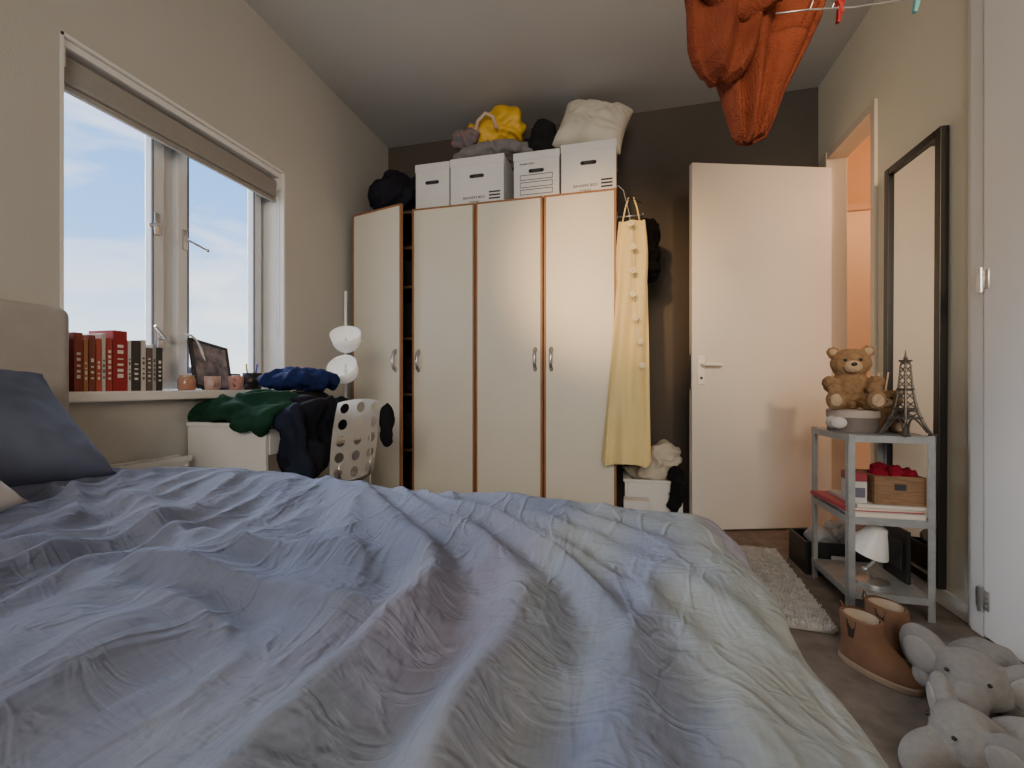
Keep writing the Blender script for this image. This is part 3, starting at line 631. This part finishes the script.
m_eye=M('plastic_black_shiny',(.008,.008,.008),.1)
def teddy(loc,rz,s,label,name='teddy_bear'):
    o=top(name,label,'stuffed toy',loc,(0,0,rz)); o.scale=(s,s,s)
    b=NB()
    ell(b,(0,0,.085),(.072,.062,.088)); ell(b,(0,-.008,.195),(.072,.062,.064)); ell(b,(0,0,.14),(.05,.045,.04))
    for k in (-1,1):
        ell(b,(k*.060,.0,.245),(.026,.014,.026)); 
        ell(b,(k*.074,-.035,.105),(.030,.052,.030),(-.5,0,k*.3)); ell(b,(k*.066,-.08,.085),(.027,.028,.025)); ell(b,(k*.055,-.065,.033),(.036,.06,.034),(0,0,k*.3)); ell(b,(k*.068,-.112,.040),(.033,.024,.040))
    me=crumple(fuse(b,.0055,3),.004,50,1); mk('body',me,m_bear,parent=o,smooth=True)
    b=NB(); ell(b,(0,-.062,.18),(.032,.026,.027)); mk('muzzle',b,m_muz,parent=o,smooth=True)
    b=NB(); ell(b,(0,-.089,.189),(.011,.007,.008),sub=2); mk('nose',b,m_eye,parent=o,smooth=True)
    for k in (-1,1):
        b=NB(); ell(b,(k*.026,-.065,.208),.0068,sub=2); mk('eye',b,m_eye,parent=o,smooth=True)
        b=NB(); ell(b,(k*.061,-.012,.246),(.015,.008,.015)); mk('inner_ear',b,m_muz,parent=o,smooth=True)
        b=NB(); ell(b,(k*.068,-.134,.040),(.02,.006,.026)); mk('foot_pad',b,m_muz,parent=o,smooth=True)
    return o
teddy((.998,2.27,ZT+.097),-.25,1.03,'light brown teddy bear sitting on a round gift box')
teddy((1.14,2.27,ZT),-.55,.70,'small brown teddy bear sitting beside a gift box')
tw=top('tower_figurine','dark grey metal lattice tower souvenir on the shelf','figurine',(1.125,2.115,ZT),(0,0,.3))
m_tw=M('tower_bronze',(.13,.12,.105),.45,metal=.6)
b=NB(); H=.34
def hw(z): return .010+.048*math.exp(-z/H*3.6)-.001
lv=[0,.03,.06,.09,.105,.14,.175,.19,.22,.25,.28,.30]
def cn(z,k): s_=hw(z)*(1 if z<.295 else .7); return Vector((s_*(1,-1,-1,1)[k],s_*(1,1,-1,-1)[k],z))
for k in range(4):
    tube(b,[cn(z,k) for z in lv],[.007-.005*z/H for z in lv],6)
    for z0,z1 in zip(lv[2:],lv[3:]):
        k2=(k+1)%4; cyl(b,cn(z0,k),cn(z1,k2),.0022,seg=5); cyl(b,cn(z0,k2),cn(z1,k),.0022,seg=5)
    k2=(k+1)%4; p0,p1=cn(0.0,k),cn(0.0,k2)
    arc=[]
    for q in range(9):
        a=math.pi*q/8; f=q/8; base=p0.lerp(p1,.15+.7*f); zz=.012+.055*math.sin(a); sc_=hw(zz)/hw(0); arc.append(Vector((base.x*(sc_ if abs(base.x)>abs(base.y) else 1),base.y*(sc_ if abs(base.y)>abs(base.x) else 1),zz)))
    tube(b,arc,.003,6)
for z,e in ((.07,.006),(.105,.004),(.185,.004),(.30,.004)):
    w_=hw(z)+e; box(b,-w_,w_,-w_,w_,z-.004,z+.004)
cyl(b,(0,0,.3),(0,0,.345),.006,.001); ell(b,(0,0,.31),.008,sub=2)
mk('tower_lattice',b,m_tw,parent=tw)
b=NB(); 
for k in range(4): 
    c_=cn(0,k); box(b,c_.x-.011,c_.x+.011,c_.y-.011,c_.y+.011,0,.008,.002)
mk('feet',b,m_tw,parent=tw)
rdf=top('reed_diffuser','small reed diffuser with pale sticks','diffuser',(1.163,2.365,ZT))
b=NB(); lathe(b,[(0,0),(.02,0),(.022,.045),(.01,.055),(.01,.065),(0,.065)]); mk('bottle',b,M('diffuser_glass',(.3,.22,.15),.2),parent=rdf,smooth=True)
for k in range(5):
    b=NB(); a=k*1.3; cyl(b,(0,0,.05),(.03*math.cos(a),.03*math.sin(a),.26),.0022,seg=6); mk('reed',b,M('reed_pale',(.7,.5,.35),.8),parent=rdf)
ZM=.391
def flatbook(x0,x1,y0,y1,z,t,col,label,rz=0):
    o=top('book',label,'book',((x0+x1)/2,(y0+y1)/2,z),(0,0,rz),group='flat books on the metal shelf'); w=(x1-x0)/2; d=(y1-y0)/2
    b=NB(); box(b,-w,w,-d,d,0,.003,.001); box(b,-w,w,-d,d,t-.003,t,.001); box(b,-w,-w+.003,-d,d,0,t,.001); mk('cover',b,M('flatbook_cover',col,.4),parent=o)
    b=NB(); box(b,-w+.003,w-.004,-d+.004,d-.004,.003,t-.003); mk('pages',b,m_page,parent=o)
flatbook(.91,1.17,2.06,2.34,ZM,.022,(.62,.60,.60),'white large book lying flat on the metal shelf')
flatbook(.88,1.16,2.07,2.36,ZM+.022,.016,(.45,.03,.06),'red large book lying flat on the metal shelf',.06)
flatbook(.93,1.17,2.06,2.32,ZM+.038,.014,(.70,.67,.68),'pale thin book lying flat under a wooden box')
bs_=top('wooden_box','open brown wooden box with red yarn inside','box',(1.085,2.15,ZM+.052))
m_wick=M('box_brown_wood',(.30,.17,.09),.7,.35,14,bump=.2,bs=60,stretch=(1,1,8))
b=NB(); box(b,-.085,.085,-.075,.075,0,.008,.002)
box(b,-.088,-.080,-.078,.078,0,.115,.002); box(b,.080,.088,-.078,.078,0,.115,.002); box(b,-.08,.08,-.078,-.070,0,.115,.002); box(b,-.08,.08,.070,.078,0,.115,.002)
mk('box_body',b,m_wick,parent=bs_)
b=NB(); box(b,-.020,.020,-.0795,-.077,.06,.085,.001); mk('box_label',b,m_ink,parent=bs_)
m_red=cloth('red_yarn',(.26,.012,.03))
for k,(x_,y_,z_,r_) in enumerate(((-.05,-.03,.115,.028),(.0,-.035,.12,.028),(.05,-.03,.115,.028),(-.02,.03,.12,.032),(.045,.03,.115,.028))):
    b=NB(); ell(b,(0,0,0),r_); me=crumple(fuse(b,.004,1),.008,50,k)
    mk('yarn_ball',me,m_red,smooth=True,label='dark red ball of yarn in a wooden box',cat='yarn ball',group='red yarn balls in the box',loc=(1.085+x_,2.15+y_,ZM+.052+z_))
pk=top('small_carton','small white printed carton on stacked books','box',(.950,2.13,ZM+.052))
b=NB(); box(b,-.03,.03,-.04,.04,0,.085,.002); mk('box_body',b,M('carton_pale',(.6,.58,.56),.6),parent=pk)
b=NB(); box(b,-.022,.022,-.0412,-.0395,.02,.06); mk('printed_marking',b,M('carton_print',(.12,.12,.16),.5),parent=pk)
b=NB(); box(b,-.031,.031,-.041,.041,.086,.12,.004); mk('small_tin',b,M('tin_red',(.30,.03,.05),.4),label='small red tin on a white carton',cat='tin',loc=(.950,2.13,ZM+.052))
ZBt=.092
dl=top('table_lamp','white table lamp with flared shade on the lower shelf','lamp',(1.03,2.16,ZBt))
b=NB(); lathe(b,[(0,0),(.06,0),(.06,.01),(.02,.018),(0,.018)]); mk('base',b,m_metal,parent=dl,angle=40)
b=NB(); tube(b,[(0,0,.015),(-.03,-.01,.06),(.015,0,.10),(0,0,.16)],.007,10); ell(b,(-.03,-.01,.06),.012); mk('stem',b,m_metal,parent=dl,smooth=True)
mt=Matrix.Translation((0,-.0,.18))@Euler((.25,.3,0)).to_matrix().to_4x4()
b=NB(); lathe(b,[(.078,-.05),(.066,-.02),(.048,.02),(.034,.05),(.030,.065),(.0,.068)],32,mt); bmesh.ops.delete(b,geom=[f for f in b.faces if len(f.verts)>10],context='FACES'); mk('lamp_shade',b,m_white,parent=dl,smooth=True)
b=NB(); ell(b,(0,0,.155),.02); mk('bulb',b,M('bulb_glass',(.8,.8,.75),.2),parent=dl,smooth=True)
cs=top('black_case','black flat case standing on the lower shelf','case',(1.165,2.22,ZBt))
b=NB(); box(b,-.008,.010,-.05,.12,.0,.22,.004); mk('case_body',b,m_black,parent=cs)
b=NB(); box(b,-.011,-.008,-.02,.09,.05,.17); mk('case_panel',b,M('case_grey',(.05,.05,.055),.3),parent=cs)
ct=top('crate','black crate with clear plastic wrap on the floor','crate',(1.02,2.54,0))
b=NB(); box(b,-.14,.14,-.11,.11,0,.01); box(b,-.14,-.13,-.11,.11,.01,.16,.002); box(b,.13,.14,-.11,.11,.01,.16,.002); box(b,-.13,.13,-.11,-.10,.01,.16,.002); box(b,-.13,.13,.10,.11,.01,.16,.002)
mk('crate_body',b,m_black,parent=ct)
b=NB(); box(b,-.03,.03,-.1115,-.1095,.06,.10); mk('crate_label',b,M('crate_label_white',(.5,.5,.5),.5),parent=ct)
b=NB(); random.seed(4)
for k in range(7): ell(b,(1.02+random.uniform(-.07,.07),2.54+random.uniform(-.05,.05),.16+random.uniform(-.02,.04)),(.05,.04,.04),sub=2)
mk('plastic_wrap',crumple(fuse(b,.009,1),.016,18,3,fine=.6),M('plastic_clear',(.40,.41,.43),.12,bump=.6,bs=60),smooth=True,label='crumpled clear plastic wrap in a crate',cat='plastic wrap')
# ---------------------------------------------------------------- rug
rg=top('rug','off-white shaggy rug on the brown carpet','rug',(.47,2.30,0),(0,0,-.06))
b=NB(); box(b,-.36,.33,-.42,.40,.001,.018,.006); mk('rug_base',b,M('rug_backing',(.42,.40,.37),1),parent=rg)
rs=np.random.RandomState(3); vs=[];fs=[]
for i in range(18000):
    x=rs.uniform(-.365,.335); yv=rs.uniform(-.425,.405); h=rs.uniform(.010,.024); a=rs.uniform(0,6.28); l_=rs.uniform(0,.014); w=.0035
    n0=len(vs); 
    for k in range(3): t=a+k*2.09; vs.append((x+w*math.cos(t),yv+w*math.sin(t),.014))
    mx_,my_=x+l_*.4*math.cos(a),yv+l_*.4*math.sin(a)
    for k in range(3): t=a+k*2.09; vs.append((mx_+w*.9*math.cos(t),my_+w*.9*math.sin(t),.014+h*.7))
    vs.append((x+l_*math.cos(a),yv+l_*math.sin(a),.014+h))
    for k in range(3): k2=(k+1)%3; fs.append((n0+k,n0+k2,n0+3+k2,n0+3+k)); fs.append((n0+3+k,n0+3+k2,n0+6))
me=bpy.data.meshes.new('rug_pile'); me.from_pydata(vs,[],fs)
o=mk('rug_pile',me,M('rug_fibre',(.60,.58,.55),1,.3,30),parent=rg,smooth=True); o['kind']='stuff'
# ---------------------------------------------------------------- boots
m_suede=M('suede_brown',(.19,.105,.065),.97,.2,12,bump=.4,bs=300,sheen=.15); m_sole=M('boot_sole',(.24,.17,.12),.8); m_elas=M('elastic_dark',(.05,.033,.025),.9); m_lin=M('boot_lining',(.42,.34,.26),1)
def boot(loc,rz,label):
    o=top('boot',label,'boot',loc,(0,0,rz),group='brown ankle boots'); o.scale=(1.02,.82,.82)
    n=32; bm=NB(); rings=[]
    secs=[(.014,.130,.047,-.060),(.022,.136,.051,-.062),(.045,.132,.052,-.060),(.070,.118,.051,-.048),(.090,.098,.050,-.030),(.110,.082,.049,-.015),(.14,.073,.049,-.004),(.185,.073,.051,.000),(.198,.072,.050,.000),(.197,.062,.041,.002)]
    for (z,ly,lx,cy) in secs:
        ring=[]
        for k in range(n):
            a=2*math.pi*k/n; c_,s_=math.cos(a),math.sin(a); w=lx*(1-.06*(s_<0)*abs(s_) if z<.07 else 1)
            zz=z-(.010*max(0,-s_)**2 if .04<z<.09 else 0)+(.006*s_ if z>.17 else 0)
            ring.append(bm.verts.new((w*math.copysign(abs(c_)**.8,c_),cy+ly*s_,zz)))
        rings.append(ring)
    for A,B in zip(rings,rings[1:]):
        for k in range(n): bm.faces.new((A[k],A[(k+1)%n],B[(k+1)%n],B[k]))
    bm.faces.new(rings[0][::-1])
    u=mk('upper',bm,m_suede,parent=o,smooth=True); u.modifiers.new('s','SUBSURF').levels=1
    b=NB(); r2=[]
    for z in (0,.004,.020,.024):
        e=.0 if z in(0,.024) else .004
        r2.append([b.verts.new(((.052+e)*math.copysign(abs(math.cos(a))**.8,math.cos(a))*(1-.06*(math.sin(a)<0)*abs(math.sin(a))),-.062+(.139+e)*math.sin(a),z)) for a in [2*math.pi*k/32 for k in range(32)]])
    for A,B in zip(r2,r2[1:]):
        for k in range(32): b.faces.new((A[k],A[(k+1)%32],B[(k+1)%32],B[k]))
    b.faces.new(r2[0][::-1]); b.faces.new(r2[-1]); mk('sole',b,m_sole,parent=o,angle=40)
    for k in (-1,1):
        b=NB(); vv=[b.verts.new(q) for q in [(k*.0495,-.018,.188),(k*.0495,.020,.188),(k*.0495,.010,.12),(k*.0495,-.008,.12)]]; b.faces.new(vv); bmesh.ops.solidify(b,geom=b.faces[:],thickness=.003*k); mk('elastic_gusset',b,m_elas,parent=o)
    b=NB(); lathe(b,[(.040,.047),(.039,.02),(.037,-.03),(.0,-.035)],24,Matrix.Translation((0,.002,.148))@Matrix.Diagonal((1,1.5,1,1))); bmesh.ops.delete(b,geom=[f for f in b.faces if len(f.verts)>10],context='FACES'); mk('lining',b,m_lin,parent=o,smooth=True)
    b=NB(); tube(b,[(0,.070,.17),(0,.082,.195),(0,.078,.222),(0,.066,.20)],.004,6); mk('pull_tab',b,m_suede,parent=o,smooth=True)
boot((.775,1.69,0),math.radians(35),'brown suede ankle boot standing on the carpet')
boot((.90,1.80,0),math.radians(46),'brown suede ankle boot next to the metal shelf')
# ---------------------------------------------------------------- plush elephants
m_gr=fur('plush_grey',(.22,.21,.205),(.19,.182,.178),330,.004,.6); m_gr2=fur('plush_grey_light',(.28,.265,.26),(.25,.24,.235),330,.004,.6)
def elephant(loc,rot,s,label):
    o=top('plush_elephant',label,'stuffed toy',loc,rot); o.scale=(s,s,s); b=NB()
    ell(b,(0,.11,.085),(.10,.12,.085)); ell(b,(0,-.045,.115),(.088,.082,.082))
    for k in (-1,1):
        ell(b,(k*.115,-.02,.13),(.078,.032,.082),(.15,k*.25,k*.45)); ell(b,(k*.095,.01,.042),(.050,.075,.042),(0,0,k*.5)); ell(b,(k*.085,.20,.045),(.050,.06,.045),(0,0,-k*.3))
    for q in range(14):
        t=q/13; a=t*2.2; ell(b,(.02*t,-.11-.075*math.sin(a),.085-.055*(1-math.cos(a))*.9),.045-.014*t,sub=2)
    me=crumple(fuse(b,.006,8),.006,8,2); mk('body',me,m_gr,parent=o,smooth=True)
    for k in (-1,1):
        b=NB(); ell(b,(k*.120,-.048,.128),(.052,.012,.055),(.15,k*.25,k*.45)); mk('inner_ear',b,m_gr2,parent=o,smooth=True)
        b=NB(); ell(b,(k*.045,-.115,.142),.006,sub=2); mk('eye',b,m_eye,parent=o,smooth=True)
elephant((.985,1.53,0),(0,0,math.radians(-42)),.92,'grey plush elephant lying on the carpet by the cupboard')
elephant((.83,1.255,0),(0,0,math.radians(-85)),.85,'grey plush elephant lying in front of another one')
# ---------------------------------------------------------------- towel and ceiling airer
m_tow=M('towel_terracotta',(.27,.068,.034),1,0,9,bump=1,bs=220,sheen=.12,col2=(.19,.045,.024),bd=.010)
def drape(name,secs,lobes,amp,seed,mat,n=140,res=80,parent=None):
    bm=NB(); rings=[]; ks=np.linspace(0,1,res)
    ts=np.linspace(0,1,len(secs))
    for t in ks:
        v=[float(np.interp(t,ts,[s[q] for s in secs])) for q in range(5)]
        z,cx,cy,rx,ry=v; ring=[]
        for k in range(n):
            a=2*math.pi*k/n; s_=math.sin(a)
            fy=1+amp*2.2*math.sin(a*lobes+seed+1.5*math.sin(t*2.5+a))+amp*1.2*math.sin(a*(lobes*2-3)+2*t+seed)
            fx=1+.25*amp*math.sin(a*lobes+seed)
            ring.append(bm.verts.new((cx+rx*fx*math.cos(a),cy+ry*fy*s_,z+.012*noise.noise(Vector((a,t*3,seed))))))
        rings.append(ring)
    for A,B in zip(rings,rings[1:]):
        for k in range(n): bm.faces.new((A[k],A[(k+1)%n],B[(k+1)%n],B[k]))
    bm.faces.new(rings[0][::-1]); bm.faces.new(rings[-1])
    return mk(name,bm,mat,parent=parent,smooth=True)
tl=top('towel','terracotta terry towel draped over the hanging airer','towel',(.37,1.42,0),(0,0,math.radians(13.8)))
drape('towel_hang',[(2.40,.0,0,.16,.03),(2.25,.0,0,.20,.05),(2.10,.02,0,.21,.06),(2.0,.015,0,.19,.06),(1.93,.012,0,.16,.06),(1.86,.012,0,.125,.055),(1.78,.008,0,.09,.05),(1.70,.004,0,.065,.04),(1.65,.0,0,.045,.03),(1.632,-.008,0,.015,.012)],7,.13,1,m_tow,parent=tl)
drape('towel_fold',[(2.40,-.09,-.045,.10,.03),(2.2,-.10,-.055,.10,.045),(2.05,-.10,-.06,.105,.05),(1.95,-.105,-.06,.10,.055),(1.87,-.11,-.06,.092,.055),(1.82,-.112,-.06,.078,.05),(1.785,-.112,-.058,.055,.04),(1.772,-.112,-.055,.02,.015)],4,.12,3,m_tow,parent=tl)
b=NB()
for q in range(16):
    t=q/15; ell(b,(-.16+.17*t,-.115+.02*math.sin(t*3),1.99-.035*math.sin(t*3.1)),(.032,.030,.040),sub=2)
for q in range(16):
    t=q/15; ell(b,(-.15+.20*t,-.105,2.09-.03*math.sin(t*3.1)),(.034,.032,.045),sub=2)
mk('towel_roll',crumple(fuse(b,.007,5),.008,12,4),m_tow,parent=tl,smooth=True)
ar=top('ceiling_airer','wire clothes airer hung from the ceiling','clothes airer',(0,0,0))
b=NB(); cyl(b,(.10,1.37,2.385),(.62,1.50,2.385),.006); 
tube(b,[(.18,1.39,2.385),(.18,1.39,HC)],.002,6); tube(b,[(.58,1.49,2.385),(.58,1.49,HC)],.002,6)
mk('rod',b,m_metal,parent=ar,smooth=True)
b=NB()
tube(b,[(.41,1.33,1.93),(.50,1.35,1.94),(.62,1.39,1.955),(.78,1.43,1.98),(.98,1.48,2.02),(1.16,1.53,2.06)],.0022,6)
tube(b,[(.50,1.35,1.94),(.53,1.38,2.02),(.56,1.42,2.10),(.58,1.49,2.385)],.002,6)
tube(b,[(1.16,1.53,2.06),(1.17,1.53,2.5),(1.17,1.53,HC)],.002,6)
tube(b,[(.56,1.37,1.948),(.60,1.40,2.03),(.62,1.43,2.12),(.62,1.5,2.385)],.002,6)
mk('wire',b,m_metal,parent=ar,smooth=True)
def peg(loc,rot,col,label):
    o=top('clothes_peg',label,'clothes peg',loc,rot,group='clothes pegs on the airer'); mm=M('peg_plastic',col,.35)
    for k in (-1,1):
        b=NB(); box(b,k*.004-.003,k*.004+.003,-.006,.006,-.045,.025,.002,mat=Matrix.Rotation(k*.06,4,'Y')); mk('peg_arm',b,mm,parent=o)
    b=NB(); cyl(b,(-.008,0,-.005),(.008,0,-.005),.005,seg=12); mk('spring',b,m_metal,parent=o)
peg((.582,1.375,1.952),(0,.15,.2),(.28,.015,.015),'red plastic clothes peg on a wire')
peg((.573,1.37,1.975),(0,-.3,.4),(.35,.02,.02),'red plastic clothes peg hanging crooked on a wire')
peg((.79,1.432,1.984),(0,.2,.2),(.12,.38,.42),'teal plastic clothes peg on a wire')
# ---------------------------------------------------------------- distant trees outside
b=NB(); rs=np.random.RandomState(5)
for i in range(26): ell(b,(-60+rs.uniform(-3,3),20+i*3.2,rs.uniform(-1.5,1.3)),(3,2.6,rs.uniform(2.,3.6)),sub=2)
mk('tree_line',crumple(fuse(b,.5,1),.5,.6,1),M('foliage_distant',(.06,.07,.06),1),smooth=True,label='distant dark treetops seen beyond the window',cat='trees',kind='stuff')
# ---------------------------------------------------------------- world
w=bpy.data.worlds.new('World'); S.world=w; w.use_nodes=True; n=w.node_tree.nodes; l=w.node_tree.links; bg=n['Background']
tc=n.new('ShaderNodeTexCoord'); sp=n.new('ShaderNodeSeparateXYZ'); l.new(tc.outputs['Generated'],sp.inputs[0])
r=n.new('ShaderNodeValToRGB'); l.new(sp.outputs[2],r.inputs[0]); e=r.color_ramp.elements
e[0].position=0; e[0].color=(1,.98,.95,1); e[1].position=1; e[1].color=(.05,.20,.62,1)
for pp,cc in ((.10,(.68,.84,1.0)),(.25,(.26,.52,1.0)),(.50,(.14,.38,.90))):
    q=e.new(pp); q.color=(*cc,1)
mp=n.new('ShaderNodeMapping'); mp.inputs['Scale'].default_value=(1.6,2.6,6.5); mp.inputs['Rotation'].default_value=(.45,0,0); l.new(tc.outputs['Generated'],mp.inputs[0])
nz=n.new('ShaderNodeTexNoise'); nz.inputs['Scale'].default_value=1.5; nz.inputs['Detail'].default_value=8; nz.inputs['Roughness'].default_value=.55; nz.inputs['Distortion'].default_value=.4; l.new(mp.outputs[0],nz.inputs['Vector'])
r2=n.new('ShaderNodeValToRGB'); r2.color_ramp.elements[0].position=.46; r2.color_ramp.elements[0].color=(0,0,0,1); r2.color_ramp.elements[1].position=.68; r2.color_ramp.elements[1].color=(.85,.85,.85,1); l.new(nz.outputs['Fac'],r2.inputs[0])
mx=n.new('ShaderNodeMix'); mx.data_type='RGBA'; l.new(r2.outputs[0],mx.inputs[0]); l.new(r.outputs[0],mx.inputs[6]); mx.inputs[7].default_value=(.95,.96,.98,1)
l.new(mx.outputs[2],bg.inputs[0]); bg.inputs[1].default_value=2.2
# ---------------------------------------------------------------- lights
def area(name,loc,target,sx,sy,pw,col,spread=180):
    L=bpy.data.lights.new(name,'AREA'); L.shape='RECTANGLE'; L.size=sx; L.size_y=sy; L.energy=pw; L.color=col; L.spread=math.radians(spread)
    o=bpy.data.objects.new(name,L); COL.objects.link(o); o.location=loc; o.rotation_euler=(Vector(target)-Vector(loc)).to_track_quat('-Z','Y').to_euler(); return o
pt=area('window_portal',(-2.2,1.68,1.55),(0,1.68,1.55),1.05,1.25,1,(1,1,1)); pt.data.cycles.is_portal=True
area('daylight_behind',(.2,-2.2,2.0),(.1,2.8,1.5),1.8,1.2,38,(1,.88,.74),110)
sn=bpy.data.lights.new('soft_sun','SUN'); sn.energy=17; sn.angle=math.radians(50); sn.color=(.92,.96,1)
so=bpy.data.objects.new('soft_sun',sn); COL.objects.link(so); so.rotation_euler=Vector((1,-.45,-.42)).to_track_quat('-Z','Y').to_euler()
def spot(name,loc,target,pw,col,ang,soft):
    sl=bpy.data.lights.new(name,'SPOT'); sl.energy=pw; sl.color=col; sl.spot_size=math.radians(ang); sl.spot_blend=1; sl.shadow_soft_size=soft
    so=bpy.data.objects.new(name,sl); COL.objects.link(so); so.location=loc; so.rotation_euler=(Vector(target)-Vector(loc)).to_track_quat('-Z','Y').to_euler()
spot('added_warm_glow',(-.95,-1.9,2.3),(-.10,2.85,1.68),900,(1,.60,.27),19,.10)  # added spot standing in for sunset glow on the wardrobe; no lamp there
spot('added_warm_glow',(1.0,-1.9,2.55),(.95,3.1,1.55),420,(1,.66,.36),26,.10)  # added spot to warm the open door; no lamp there
hl=bpy.data.lights.new('hall_lamp','POINT'); hl.energy=30; hl.color=(1,.58,.30); hl.shadow_soft_size=.12
ho=bpy.data.objects.new('hall_lamp',hl); COL.objects.link(ho); ho.location=(2.1,3.1,2.4)
# ---------------------------------------------------------------- camera
cd=bpy.data.cameras.new('camera'); cd.lens=440/1024*36; cd.sensor_width=36; cd.clip_start=.02; cd.shift_y=2/1024
co=bpy.data.objects.new('camera',cd); COL.objects.link(co); co.location=(0,0,.92); co.rotation_euler=(math.radians(90),0,math.radians(13.8)); S.camera=co
print('TOTAL',time.time()-T0)
